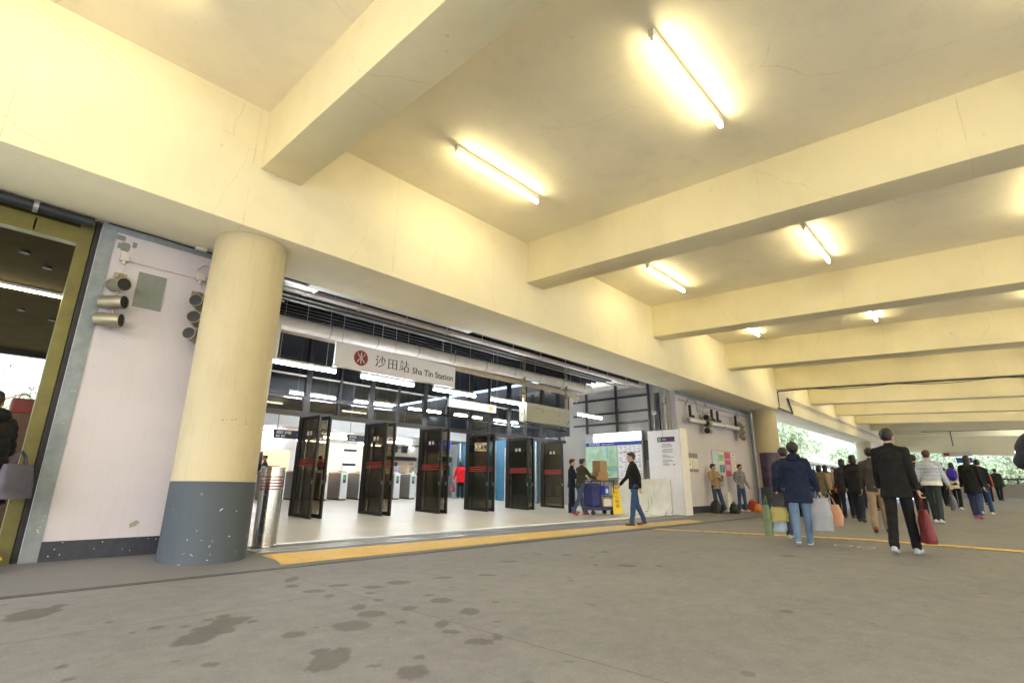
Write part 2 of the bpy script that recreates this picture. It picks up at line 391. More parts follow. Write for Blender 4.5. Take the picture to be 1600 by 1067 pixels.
# pavement strip in front of the station wall
pv = concrete_paint('pavement_concrete', (.20, .199, .208), dirt=(.1, .1, .1), stain=1., speck=.8)
tag(sheet('pavement', frange(-40, 30, 60)+[60, 112], [6.47, 7.0, 7.6, 8.1, 8.32], pv), kind='structure')
tag(sheet('platform', frange(25.2, 112, 30), [8.33, 12, 16], pv), kind='structure')
# ground far below the raised concourse, out to the horizon
gm = mat('far_ground', (.16, .17, .13), .9, var=.3, scale=.05)
g = MB().box((-1500, -1500, -5.3), (1500, 1500, -5.)).build('ground', gm); tag(g, kind='structure')
# drain channel: concrete lip on the left, slotted cover along the front
th = thing('drain_channel', 'long drain channel with dark slotted cover between pavement and concourse floor', 'drain')
b = MB(); b.box((-30, 6.41, -.09), (40, 6.46, -.065)); b.build('channel_bed', M_['black'], th)
b = MB()
for a, c in ((6.385, 6.405), (6.462, 6.482)):
    b.box((-30, a, -.08), (40, c, .006))
b.build('channel_edge', mat('drain_edge', (.07, .068, .065), .6, .2), th)
b = MB(); x = -1.; vs = []; fs = []      # one pierced strip: rails and bars share their corners
while x < 16.5:
    bw = .022 if x > 3.2 else .058; i = len(vs)
    for xx in (x, x+bw):
        for yy in (6.405, 6.412, 6.455, 6.462): vs.append((xx, yy, .003))
    fs += [(i, i+4, i+5, i+1), (i+1, i+5, i+6, i+2), (i+2, i+6, i+7, i+3)]
    if x+.06 < 16.5: fs += [(i+4, i+8, i+9, i+5), (i+6, i+10, i+11, i+7)]
    x += .06
b.add(vs, fs)
b.build('slotted_cover', mat('drain_cover', (.12, .115, .11), .55, .3), th)
# tactile paving: yellow warning strip with raised bars and the guide line crossing the concourse
ym = mat('tactile_yellow', (.62, .44, .14), .6, var=.16, scale=7, bmp=.15)
def tact_poly(x): return lerp(x, [3., 15.4], [6.60, 6.60]), lerp(x, [3., 15.4], [7.44, 7.12])
th = thing('tactile_paving', 'yellow ribbed tactile strip along the station entrance', 'tactile paving')
b = MB(); vs = []; n = 40
for i in range(n+1):
    x = 3.0+12.1*i/n; y0, y1 = tact_poly(x)
    vs += [(x+(.0 if i else -.05), y0, gz(x, y0)+.008), (x+(.0 if i < n else .2)+(.0 if i else .15), y1, gz(x, y1)+.008)]
b.add(vs, [(2*i, 2*i+2, 2*i+3, 2*i+1) for i in range(n)])
b.build('tile_strip', ym, th)
b = MB(); k = 0
x = 3.02
while x < 15.0:
    y0, y1 = tact_poly(x)
    y = y0+.04
    while y < y1-.04:
        z = gz(x, y)+.008
        if x < 9: b.add([(x, y-.014, z), (x+.26, y-.014, z), (x+.26, y+.014, z), (x, y+.014, z), (x+.01, y-.008, z+.005), (x+.25, y-.008, z+.005), (x+.25, y+.008, z+.005), (x+.01, y+.008, z+.005)],
              [(4,5,6,7), (0,1,5,4), (1,2,6,5), (2,3,7,6), (3,0,4,7)])
        y += .075
    x += .3
b.build('raised_bars', mat('tactile_bar', (.66, .44, .12), .5, var=.1), th)
th = thing('guide_line', 'narrow yellow tactile guide line crossing the concourse floor', 'guide line')
b = MB(); vs = []; n = 80
for i in range(n+1):
    y = 6.3-13.*i/n; x = 11.68-(6.3-y)*.115
    vs += [(x-.12, y, gz(x-.12, y)+.008), (x+.14, y, gz(x+.14, y)+.008)]
b.add(vs, [(2*i, 2*i+1, 2*i+3, 2*i+2) for i in range(n)])
b.build('tile_strip', ym, th)
b = MB()
for i in range(60):
    y = 6.2-.21*i
    x = 11.68-(6.3-y)*.115
    for dx in (-.08, -.02, .04, .10):
        z = gz(x+dx, y)+.008; b.box((x+dx-.012, y-.17, z), (x+dx+.012, y, z+.005))
b.build('raised_bars', mat('guide_bar', (.66, .44, .12), .5, var=.1), th)
# chalk loops on the floor beside the guide line
def ring(b, c, rx, ry, w, n=28):
    vs = []
    for i in range(n):
        a = 2*math.pi*i/n
        for k in (0, w): vs.append((c[0]+(rx-k)*math.cos(a), c[1]+(ry-k)*math.sin(a), gz(c[0], c[1])+.006))
    b.add(vs, [(2*i, 2*i+1, (2*i+3) % (2*n), (2*i+2) % (2*n)) for i in range(n)])
b = MB(); ring(b, (10.05, 2.12), .16, .13, .02); ring(b, (9.98, 1.80), .15, .12, .02)
tag(b.build('floor_marking', M_['offwhite']), 'pair of white chalk loops drawn on the concourse floor', 'floor marking')
# ---------------------------------------------------------------- station hall floor
def tile_mat():
    m = bpy.data.materials.new('hall_tiles'); t, N, L, b = nodes(m)
    v = coords(N, L); c = (.60, .56, .46)
    col = ramp(N, L, nz(N, L, v, .6, 5), .3, sc(c, .88), .7, sc(c, 1.05))
    tc = N.new('ShaderNodeTexCoord'); sx = N.new('ShaderNodeSeparateXYZ'); L.new(tc.outputs['Object'], sx.inputs[0])
    j = mth(N, L, 'MAXIMUM', mth(N, L, 'LESS_THAN', mth(N, L, 'PINGPONG', sx.outputs[0], .3), .004), mth(N, L, 'LESS_THAN', mth(N, L, 'PINGPONG', sx.outputs[1], .3), .004))
    col = mixc(N, L, mth(N, L, 'MULTIPLY', j, .35), col, (.3, .29, .26))
    col = mixc(N, L, mth(N, L, 'MULTIPLY', ramp(N, L, nz(N, L, v, 3, 7, .75), .58, (0, 0, 0), .8, (1, 1, 1)), .3), col, (.35, .32, .27))
    L.new(col, b.inputs['Base Color']); b.inputs['Roughness'].default_value = .24
    L.new(mth(N, L, 'ADD', .26, mth(N, L, 'MULTIPLY', nz(N, L, v, 2.5, 5), .25)), b.inputs['Roughness'])
    return m
tag(sheet('hall_floor', frange(2.6, 26, 30), [8.33]+frange(8.6, 27, 24), tile_mat(), .004), kind='structure')
b = MB()
for y0, y1, z in ((7.62, 7.72, .012), (7.80, 7.86, .012), (7.94, 7.98, .010)):
    for i in range(24):
        x0 = 3.05+.55*i; x1 = x0+.548; z0 = gz(8, y0)+z; b.box((x0, y0, z0-.01), (x1, y1, z0))
tag(b.build('threshold_rails', M_['steeldull']), 'row of dull steel threshold rails across the station entrance', 'threshold')
# ---------------------------------------------------------------- roof: slab, long beam, cross beams
SL = .052
def zr(y): return 6.25+SL*(y-7)
b = MB(); X0, X1, Y0, Y1 = -9., 60., -12.5, 8.4
b.add([(X0, Y0, zr(Y0)), (X1, Y0, zr(Y0)), (X1, Y1, zr(Y1)), (X0, Y1, zr(Y1)), (X0, Y0, zr(Y0)+.35), (X1, Y0, zr(Y0)+.35), (X1, Y1, zr(Y1)+.35), (X0, Y1, zr(Y1)+.35)],
      [(0,3,2,1),(4,5,6,7),(0,1,5,4),(1,2,6,5),(2,3,7,6),(3,0,4,7)])
tag(b.build('ceiling', M_['ceil']), kind='structure')
b = MB(); b.box((X0, 7.0, 4.36), (X1, 8.42, 6.6)); o = b.build('edge_beam', M_['long'], smooth=30, bevel=.035)
tag(o, 'deep cream painted concrete beam running above the station front', 'beam')
ORD = ['nearest', 'second', 'third', 'fourth', 'fifth', 'sixth', 'seventh', 'eighth', 'ninth', 'tenth', 'eleventh']
for k in range(-1, 10):
    x = 2.12+5.72*k; w = .60 if k < 10 else 1.
    b = MB(); zb = lambda y: 5.29+SL*(y-7)
    ya, yb = -12.5, 7.03
    b.add([(x, ya, zb(ya)), (x+w, ya, zb(ya)), (x+w, yb, zb(yb)), (x, yb, zb(yb)), (x, ya, zr(ya)+.05), (x+w, ya, zr(ya)+.05), (x+w, yb, zr(yb)+.05), (x, yb, zr(yb)+.05)],
          [(0,3,2,1),(4,5,6,7),(0,1,5,4),(1,2,6,5),(2,3,7,6),(3,0,4,7)])
    o = b.build('cross_beam', M_['beam'], smooth=30, bevel=.03)
    lab = 'cream concrete cross beam overhead behind the camera' if k < 0 else 'cream painted concrete cross beam, %s from the camera' % ORD[k]
    if k == 3: lab = 'cream painted cross beam with grey conduit along its lower edge'
    tag(o, lab, 'beam', 'cross beams under the roof')
# outer edge girder of the deck and end girder
o = MB().box((X0, -13.3, 3.75), (X1, -12.52, 5.7)).build('edge_girder', M_['beam'], smooth=30, bevel=.03); tag(o, 'outer concrete girder on the open side of the roof', 'beam')
b = MB(); n = 24; top = 6.2
poly = [(-12.5, top), (7., top), (7., 4.3)] + [(7-19.5*i/n, 4.3-.75*math.sin(math.pi*.5*min(1, i/n*1.6))) for i in range(1, n)] + [(-12.5, 3.5)]
Mx = Matrix(((0, 0, 1, 59.), (1, 0, 0, 0), (0, 1, 0, 0), (0, 0, 0, 1)))
b.prism(poly, 1.2, Mx); o = b.build('end_girder', M_['beam'], smooth=30); tag(o, 'far end concrete girder with curved underside', 'beam')
# round columns
def column(x, y, lab, zt=4.37, paint=True, r=.49, wrap=False):
    t = thing('column', lab, 'column', (x, y, 0), 0, 'round columns under the long beam'); z0 = gz(x, y)-.03
    b = MB(); b.lathe([(r, z0+.97), (r, 3.7), (r*.985, zt-.02), (r*.97, zt)], 64); b.build('shaft', CPM, t, smooth=50)
    if x < 10:
        rnd = random.Random(11); b = MB()
        for i in range(13):
            a = R(rnd.uniform(225, 300)); z = rnd.choice((rnd.gauss(.30, .10), rnd.gauss(.62, .03), rnd.gauss(.12, .05))); w, h = rnd.uniform(.006, .04)*rnd.random()**2+.003, rnd.uniform(.004, .012)
            b.box((-w, -.002, 0), (w, .003, h), TR(((r+.006)*math.cos(a), (r+.006)*math.sin(a), z0+max(.02, z)), 0, R(rnd.uniform(-40, 40)), a+R(90)))
        b.build('paint_chips', M_['cond'], t)
        b = MB()
        for i in range(9):
            a = R(rnd.uniform(245, 285)); z = rnd.gauss(1.72, .03); w, h = rnd.uniform(.006, .03), rnd.uniform(.005, .012)
            b.box((-w, -.002, 0), (w, .003, h), TR(((r+.0)*math.cos(a), (r+.0)*math.sin(a), z), 0, 0, a+R(90)))
        b.build('scrape', M_['greypanel'], t)
    b = MB(); b.lathe([(r+.006, z0), (r+.004, z0+.4), (r+.003, z0+.966)], 64); b.build('painted_base', CGM, t, smooth=50)
    return t
CPM = concrete_paint('column_paint', (.55, .485, .32), stain=1.6, speck=.6, dirt=(.42, .33, .14), scuff=.6); CGM = concrete_paint('column_base_paint', (.075, .093, .112), dirt=(.34, .36, .37), stain=.7, speck=.7, scuff=.5)
column(2.37, 7.6, 'large round cream column with blue grey base beside the station entrance')
c2 = column(24.8, 7.6, 'cream round column wrapped with a dark poster, beyond the lilac wall')
column(47.2, 7.6, 'farthest small cream column under the long beam')
for i, x in enumerate((2, 25, 48)):
    t = thing('outer_column', 'round concrete column on the outer side of the deck', 'column', (x, -12.9, 0), 0, 'outer columns')
    MB().lathe([(.49, -.1), (.49, 3.76)], 32).build('shaft', CPM, t, smooth=50)
# wall strips of the station front
def wall_front(name, lab, x0, x1, z0, zt=4.37, strips=True):
    t = thing(name, lab, 'wall', (x0, 8.3, 0)); L_ = x1-x0
    MB().box((0, 0, z0-.1), (L_, .22, zt)).build('painted_wall', M_['pink'], t)
    return t, L_
t, L_ = wall_front('lilac_wall', 'lilac painted wall with spotlights left of the big column', .70, 2.80, .03)
MB().box((0, -.012, 0), (.16, 0, 4.36)).build('edge_strip', M_['grey'], t)
MB().box((.16, -.012, 4.26), (L_, 0, 4.36)).build('top_strip', M_['grey'], t)
MB().box((.16, -.010, .03), (L_, 0, .285)).build('skirting', M_['navy'], t)
o = MB().box((.50, -.014, 3.28), (.83, 0, 3.78)).build('blanking_panel', M_['greypanel'], t)
b = MB()
for px, pz, w, h in ((.17, 4.16, .10, .07), (.24, 4.02, .09, .12), (.20, 4.04, .14, .08), (.36, 4.10, .05, .08)):
    b.box((px, -.004-.001*px, pz), (px+w, 0, pz+h))
b.build('bare_patch', M_['greypanel'], t)
b = MB(); b.prism([(.98, .40), (1.05, .42), (1.08, .47), (1.04, .49), (.97, .45)], .004, Matrix(((1,0,0,0),(0,0,-1,0),(0,1,0,0),(0,0,0,1)))); b.build('peeled_patch', mat('bare_plaster', (.33, .32, .26), .8), t)
random.seed(3); b = MB()
for i in range(26):
    if random.random() < .5: px, pz = random.uniform(.0, .17), random.choice((random.uniform(.3, .6), random.uniform(1.4, 2.3)))
    else: px, pz = random.uniform(.2, 1.6), random.uniform(.06, .27)
    w, h = random.uniform(.004, .014)**1.0, random.uniform(.004, .014); b.box((px, -.0155, pz), (px+w, 0.001, pz+h))
b.build('paint_chips', M_['offwhite'], t)
t, L_ = wall_front('lilac_wall', 'lilac painted wall with posters between entrance and second column', 17.45, 25.35, 0.03)
MB().box((.0, -.010, .0), (L_-.3, 0, .30)).build('skirting', M_['navy'], t)
MB().box((L_-.42, -.03, .0), (L_-.2, 0, 4.36)).build('edge_strip', M_['grey'], t)
MB().box((.0, -.02, 4.22), (L_-.42, 0, 4.36)).build('top_strip', M_['grey'], t)
# ---------------------------------------------------------------- left opening: olive steel frame, covered passage, view out
t = thing('steel_portal', 'olive steel door frame at the left opening', 'door frame', (0, 8.42, 0))
MB().box((.50, 0, .03), (.64, .16, 4.36)).build('post', M_['olive'], t, bevel=.006)
b = MB(); b.box((-3.5, .0, 4.00), (.50, .02, 4.22)); b.box((-3.5, .02, 4.00), (.50, .14, 4.03)); b.box((-3.5, .02, 4.19), (.50, .14, 4.22))
for x in (-2.6, -1.6, -.7, .05): b.box((x, -.0, 4.03), (x+.02, .14, 4.19))
b.build('lintel', M_['olive'], t)
MB().box((.645, -.04, .03), (.70, .10, 4.36)).build('jamb_edge', M_['black'], t)
o = MB().cyl((-4, 8.30, 4.29), (.60, 8.30, 4.29), .065, n=20).build('drain_pipe', M_['darkpipe'], smooth=True); tag(o, 'dark grey pipe under the beam above the left opening', 'pipe')
for x in (.0, ):
    MB().cyl((x, 8.30, 4.29), (x+.05, 8.30, 4.29), .08, n=20).build('pipe_clip', M_['galv'], o)
om = mat('passage_ceiling', (.045, .033, .013), .95, spec=.05, var=.15, scale=2)
b = MB(); b.box((-6, 8.62, 4.2), (2.6, 17.9, 4.5)); o = b.build('passage_roof', om); tag(o, 'brown roof of the covered passage behind the left opening', 'roof')
for x, y in ((.05, 9.9), (.35, 10.4), (.25, 13.5), (.75, 13.9)):
    MB().cyl((x, y, 4.17), (x, y, 4.2), .06, n=16).build('ceiling_hole', M_['black'], o)
MB().box((-6, 17.9, 4.05), (2.6, 18.05, 4.5)).build('fascia', M_['frame'], o)
t = thing('strip_light', 'thin strip light under the roof of the left passage', 'light', (-.9, 11.75, 4.14))
MB().box((0, -.03, 0), (1.72, .03, .05)).build('batten', M_['white'], t); MB().cyl((.02, 0, -.02), (1.7, 0, -.02), .018, n=12).build('tube', TUBEW, t)
# hall side wall between passage and station
o = MB().box((2.62, 8.54, 0), (2.86, 27, 5.6)).build('side_wall', M_['concgrey']); tag(o, 'grey wall between the left passage and the station hall', 'wall')
# things in the opening
t = thing('cabinet', 'brown cabinet with a red box on top behind the olive post', 'cabinet', (.42, 9.3, .1))
MB().box((-.25, -.2, 0), (.18, .25, 1.70)).build('body', mat('brown_board', (.07, .035, .02), .6, var=.3, scale=5), t, bevel=.01)
MB().box((-.10, -.15, 1.70), (.15, .1, 1.90)).build('red_box', mat('red_board', (.12, .012, .01), .5, var=.2), t, bevel=.02)
b = MB(); pts = [(.02+.06*math.cos(a), 0, 1.90+.07*math.sin(a)) for a in frange(0, math.pi, 10)]; b.tube(pts, .012); b.build('handle', M_['galv'], t, smooth=True)
t = thing('parcel', 'crumpled cardboard parcel tied with yellow cord at the foot of the olive post', 'parcel', (.36, 8.25, .075))
b = MB(); b.box((-.2, -.12, 0), (.12, .1, .17)); b.build('box', M_['cardboard'], t, bevel=.02); MB().box((-.205, -.125, .06), (.19, .105, .075)).build('cord', M_['yellow'], t)
# ---------------------------------------------------------------- spotlights on the walls
def spot_cluster(x, z, yaws, lab, y=8.28, s=1., facing=-1, top=True):
    t = thing('spotlight_cluster', lab, 'spotlight', (x, y, z), 0, 'spotlight clusters on the lilac walls')
    b = MB(); b.cbox((0, -.05, .50), (.10, .08, .10)); b.build('junction_box', M_['cond'], t, bevel=.01)
    b = MB(); b.cyl((0, -.06, .45), (0, -.06, .40), .02); b.cyl((0, -.06, .40), (.01, -.10, .28), .006, n=6); b.build('cable', M_['cond'], t)
    b = MB(); b.cbox((0, -.03, .24), (.14, .03, .07)); b.cyl((0, -.10, .26), (0, -.10, -.45), .013, n=8); b.cbox((0, -.06, .24), (.04, .12, .03)); b.build('bracket', M_['bronze'], t)
    for k, (yaw, tilt) in enumerate(yaws):
        zc = .08-.245*k; off = -.16
        Mx = TR((0, off, zc), 0, 0, R(yaw)) @ TR(ry=R(tilt))
        n = 28; L_, r = .29*s, .088*s
        b = MB(); vs = []; prof = [(-L_*.62, 0.001), (-L_*.62, r*.9), (-L_*.58, r), (L_*.38, r), (L_*.38, r*.93), (L_*.30, r*.92)]
        for px, rr in prof:
            for i in range(n): a = 2*math.pi*i/n; vs.append((px, rr*math.cos(a), rr*math.sin(a)))
        fs = [(j*n+i, j*n+(i+1) % n, (j+1)*n+(i+1) % n, (j+1)*n+i) for j in range(len(prof)-1) for i in range(n)]
        b.add(vs, fs, Mx); o = b.build('lamp_can', M_['bronze'], t, smooth=40)
        b = MB(); b.cyl((L_*.33, 0, 0), (L_*.34, 0, 0), r*.92, n=24, M=Mx); b.build('lens', M_['black'], o)
    return t
spot_cluster(1.0, 3.40, [(-72, 8), (-42, 0), (-34, 0)], 'cluster of three bronze spotlights left of the grey panel')
spot_cluster(1.93, 3.40, [(-122, 0), (-116, 0), (-128, 0)], 'cluster of three bronze spotlights beside the big column')
spot_cluster(19.5, 3.46, [(-172, 0), (-172, 0), (-172, 4)], 'cluster of three bronze spotlights in front of the long white tube fitting', y=8.2, s=1.3)
spot_cluster(23.1, 3.46, [(5, 0), (5, 0), (10, 8)], 'cluster of three bronze spotlights at the far end of the white tube fitting', y=8.2, s=1.3)
o = MB().tube([(1.05, 8.285, 3.89), (1.88, 8.285, 3.89)], .011).tube([(1.98, 8.285, 3.89), (3.2, 8.285, 3.89)], .011).build('conduit', M_['cond'], smooth=True)
tag(o, 'thin conduit joining the two junction boxes above the grey panel', 'conduit')
o = MB().tube([(1.88, 8.285, 4.03), (1.93, 8.285, 4.12), (2.2, 8.285, 4.15), (3.1, 8.285, 4.15)], .010).build('conduit', M_['cond'], smooth=True)
tag(o, 'short bent conduit high on the left lilac wall beside the column', 'conduit')
o = MB().cbox((1.86, 8.2, 4.33), (.15, .08, .05)).build('sensor_box', M_['offwhite'], bevel=.01); tag(o, 'small white box under the beam above the left spotlights', 'sensor')
b = MB(); b.tube([(.75, 8.27, 4.34), (1.3, 8.26, 4.345), (1.8, 8.27, 4.34), (3.0, 8.26, 4.345)], .009, 6); o = b.build('cable', M_['black'], smooth=True); tag(o, 'black cable along the top of the left lilac wall', 'cable')
# right wall: tube fitting, L brackets, conduits
t = thing('tube_fitting', 'long white tube fitting on the right lilac wall', 'light fitting', (17.95, 8.1, 3.33))
b = MB()
for k in range(3):
    b.cyl((.02+1.64*k, 0, .028*k), (1.62+1.64*k, 0, .028*(k+1)), .075, n=16)
b.build('housing', M_['white'], t, smooth=True)
b = MB()
for k in range(4): b.cyl((1.64*k-.03, 0, .028*k), (1.64*k+.03, 0, .028*k), .085, n=16)
b.build('end_ring', M_['galv'], t, smooth=True)
b = MB()
for k in range(4): b.box((.3+1.5*k, 0, -.02+.02*k), (.36+1.5*k, .2, .02+.02*k))
b.build('arm', M_['galv'], t)
for k, (x, z) in enumerate(((18.15, 3.45), (20.12, 3.50), (20.68, 3.50), (22.62, 3.50))):
    b = MB(); b.box((0, 0, 0), (.10, .07, .44)); b.box((.10, 0, 0), (.33, .07, .085))
    o = b.build('wall_bracket', M_['black']); o.location = (x, 8.08, z)
    tag(o, ['black L shaped bracket at the near end of the white tube fitting', 'black L shaped bracket, left one of the middle pair', 'black L shaped bracket, right one of the middle pair', 'black L shaped bracket beside the far spotlights'][k], 'bracket', 'L shaped brackets above the tube fitting')
b = MB(); b.tube([(18.25, 8.28, 3.95), (18.5, 8.28, 4.18), (19.0, 8.28, 4.2), (19.25, 8.28, 4.1), (19.25, 8.28, 3.75)], .022); o = b.build('conduit', M_['galv'], smooth=True); tag(o, 'bent grey conduit looping above the near spotlights on the right wall', 'conduit')
b = MB(); b.tube([(17.7, 8.28, 4.05), (24.6, 8.28, 4.1)], .02); b.tube([(19.3, 8.28, 3.82), (24.6, 8.28, 3.9)], .014); o = b.build('conduit', M_['galv'], smooth=True); tag(o, 'straight grey conduits along the top of the right lilac wall', 'conduit')
for x in (20.0, 23.3):
    o = MB().cyl((x, 8.3, 4.08), (x, 8.22, 4.08), .08, n=16).build('ceiling_rose', M_['galv'], smooth=True); tag(o, 'round grey conduit box high on right wall, %s' % ('nearer one' if x < 21 else 'farther one'), 'conduit box', 'round conduit boxes')
# notices
def notice(x, z, w, h, lab, build, frame='galv'):
    t = thing('notice', lab, 'notice', (x, 8.285, z)); MB().box((0, 0, 0), (w, .012, h)).build('backing', M_[frame], t); build(t, w, h); return t
def panel(t, x0, z0, x1, z1, m, d=.004, name='panel'): return MB().box((x0, -d, z0), (x1, 0, z1)).build(name, M_[m], t)
def n1(t, w, h):
    panel(t, .0, 0, .45, h, 'white'); panel(t, .5, 0, w, h, 'offwhite')
    panel(t, .0, h-.17, .45, h, 'inkg', .008, 'header'); panel(t, .5, h-.17, w, h, 'inkg', .008, 'header'); panel(t, .0, 0, .45, .10, 'inkg', .008, 'footer'); panel(t, .5, 0, w, .1, 'inkg', .008, 'footer')
    b = MB(); b.box((.14, -.008, .22), (.17, 0, .5)); b.box((.28, -.008, .22), (.31, 0, .5)); b.box((.17, -.008, .22), (.28, 0, .25)); b.box((.17, -.008, .47), (.28, 0, .5)); b.build('diagram', M_['inkg'], t)
    b = MB()
    for k in range(5): b.box((.55, -.008, .16+.05*k), (.85, 0, .175+.05*k))
    b.build('text_lines', M_['mint'], t)
notice(17.92, 1.50, .96, .66, 'white notice with dark header and footer near the hoarding corner', n1)
def n2(t, w, h):
    panel(t, .03, .02, .60, h-.03, 'palebl', name='blue_poster'); panel(t, .64, -.02, 1.24, h-.05, 'offwhite', name='mixed_poster'); panel(t, 1.28, -.03, 1.84, h-.06, 'magenta', name='pink_poster'); panel(t, 1.98, .05, 2.42, h-.04, 'white', name='text_poster')
    b = MB(); b.box((.68, -.008, .55), (1.2, 0, .8)); b.build('photo_block', M_['green'], t)
    b = MB(); b.box((.70, -.008, .1), (.9, 0, .4)); b.box((.95, -.008, .1), (1.18, 0, .4)); b.build('photo_block', M_['blue'], t)
    b = MB(); b.box((1.36, -.008, .18), (1.76, 0, .42)); b.box((1.33, -.008, .6), (1.8, 0, .66)); b.build('photo_block', mat('pink_light', (.7, .45, .5), .5), t)
    b = MB()
    for k in range(8): b.box((2.05, -.008, .14+.085*k), (2.3+.05*(k % 3), 0, .16+.085*k))
    b.box((2.1, -.008, .82), (2.3, 0, .86)); b.build('text_lines', M_['ink'], t)
    b = MB()
    for k in range(6): b.box((.10, -.008, .14+.07*k), (.5, 0, .16+.07*k))
    b.build('text_lines', M_['white'], t)
    b = MB(); b.box((0, -.012, -.04), (.03, 0, h)); b.box((0, -.012, h-.02), (1.86, 0, h)); b.build('rail', M_['galv'], t)
notice(20.2, 1.44, 2.45, .96, 'row of four coloured posters above the leaning men', n2)
o = MB().box((25.0, 8.27, .95), (25.12, 8.285, 1.2)).build('switch_plate', M_['white']); tag(o, 'small white plate near the far end of the lilac wall', 'switch')
# wrapped poster on second column
b = MB(); n = 40; vs = []
for i in range(n+1):
    a = R(150)+R(200)*i/n
    for z in (.98, 2.45): vs.append((.502*math.cos(a), .502*math.sin(a), z))
b.add(vs, [(2*i, 2*i+2, 2*i+3, 2*i+1) for i in range(n)])
pm = bpy.data.materials.new('dark_poster'); t_, N, L, bb = nodes(pm); v = coords(N, L)
c_ = ramp(N, L, nz(N, L, v, 2.2, 3), .42, (.035, .015, .05), .62, (.05, .03, .10)); c_ = mixc(N, L, ramp(N, L, nz(N, L, coords(N, L, (1, 1, 2.5)), 3.1, 2), .6, (0, 0, 0), .7, (1, 1, 1)), c_, (.25, .03, .04)); L.new(c_, bb.inputs['Base Color']); bb.inputs['Roughness'].default_value = .35
o = b.build('wrapped_poster', pm, c2, smooth=True)
MB().box((-.35, -.52, 2.28), (.1, -.45, 2.33)).build('title_bar', M_['mred'], o)
# ---------------------------------------------------------------- rubbish bin by the column
t = thing('litter_bin', 'tall brushed steel litter bin with maroon rings beside the big column', 'bin', (3.33, 8.12, .07))
b = MB(); b.lathe([(.17, 0), (.17, .03), (.165, .035), (.165, 1.10), (.172, 1.105), (.172, 1.13), (.15, 1.135)], 40); b.build('body', M_['steel'], t, smooth=40)
b = MB()
for k in range(5): b.lathe([(.165, .80+.045*k), (.1675, .803+.045*k), (.1675, .812+.045*k), (.165, .815+.045*k)], 40)
b.build('ring', M_['maroon'], t, smooth=40)
MB().lathe([(.10, 1.137), (.10, 1.15)], 24).build('lid', M_['black'], t)
# ---------------------------------------------------------------- glazed front with double doors
YF = 12.8
HX = [5.76, 7.64, 9.52, 11.42, 13.32, 15.22]
fac = thing('glass_facade', 'dark framed glass front of the station with open doors', 'glass front', (0, YF, 0))
b = MB(); b.box((2.9, -.05, 2.60), (16.7, .05, 2.72)); b.build('door_header', M_['frame'], fac)
b = MB(); b.box((2.9, -.04, 3.06), (16.7, .04, 3.13)); b.build('transom', M_['frame'], fac)
for x in HX:
    b = MB(); b.box((x-.02, -.035, .12), (x+.18, .035, 2.6)); b.box((x-.01, -.05, 2.72), (x+.17, .05, 3.06)); b.box((x+.01, -.06, 3.13), (x+.15, .06, 5.4)); b.build('mullion', M_['frame'], fac)
for x in [h+.95 for h in HX[:-1]]+[4.75, 3.8, 16.3]:
    b = MB(); b.box((x, -.04, 2.72), (x+.07, .04, 3.06)); b.box((x, -.05, 3.13), (x+.07, .05, 5.4)); b.build('mullion', M_['frame'], fac)
b = MB(); b.box((2.9, -.03, 3.62), (16.7, .03, 3.66)); b.build('thin_rail', M_['steeldull'], fac)
MB().box((2.9, -.004, 2.72), (16.7, .004, 5.4)).build('upper_glass', M_['glassc'], fac)
# each open leaf is a door of the front
def leaf(parent, x, flip, fixed=False):
    w, z0, z1, th_ = .98, .175, 2.56, .05
    d = bpy.data.objects.new('door', None); COL.objects.link(d); d.parent = parent; d.location = (x, -.04, 0); d.rotation_euler = (0, 0, R(-90+flip))
    b = MB(); b.box((0, 0, z0), (.07, th_, z1)); b.box((w-.08, 0, z0), (w, th_, z1)); b.box((.07, 0, z0), (w-.08, th_, z0+.10)); b.box((.07, 0, z1-.08), (w-.08, th_, z1)); b.build('frame', M_['frame'], d)
    MB().box((.07, .02, z0+.10), (w-.08, .028, z1-.08)).build('pane', M_['glassd'], d)
    b = MB()
    for k in range(3): b.box((.09, -.004+.02, 1.38+.062*k), (w-.10, .032, 1.408+.062*k))
    b.build('stripes', M_['red'], d)
    b = MB(); b.cyl((w-.06, -.04, 1.0), (w-.06, -.04, 1.26), .010, n=10); b.cyl((w-.06, -.04, 1.03), (w-.06, .0, 1.03), .008, n=8); b.cyl((w-.06, -.04, 1.23), (w-.06, .0, 1.23), .008, n=8); b.build('handle', M_['frame'], d, smooth=True)
    b = MB(); b.cbox((w-.04, -.004, 1.0), (.03, .01, .10)); b.build('lock_plate', M_['steeldull'], d)
    b = MB(); b.box((.36, .014, 2.1), (.44, .034, 2.2)); b.box((.52, .014, 2.1), (.60, .034, 2.2)); b.build('sticker', M_['cond'], d)
    return d
for i, x in enumerate(HX):
    leaf(fac, x, 0)
    if i < 5: leaf(fac, x+.20, 4)
# vestibule: dark soffit, slats, tray, duct, pipe, lights
o = MB().box((2.9, 8.44, 5.42), (16.9, 27, 5.6)).build('hall_ceiling', M_['darkceil']); tag(o, kind='structure')
b = MB()
for k in range(18):
    y = 8.6+.235*k; b.box((2.9, y, 4.62+(.25 if k > 3 else 0)), (16.7, y+.05, 4.70+(.25 if k > 3 else 0)))
for k in range(14): b.box((3.2+k, 8.5, 4.95), (3.26+k, 12.7, 5.02))
o = b.build('slatted_soffit', M_['darkslat']); tag(o, 'black slatted soffit above the entrance', 'soffit')
t = thing('cable_tray', 'long grey cable tray under the slatted soffit', 'cable tray', (3.0, 9.0, 4.42))
b = MB(); b.box((0, 0, 0), (13.6, .16, .012)); b.box((0, 0, .012), (13.6, .008, .06)); b.box((0, .152, .012), (13.6, .16, .06)); b.build('tray', M_['cond'], t)
b = MB()
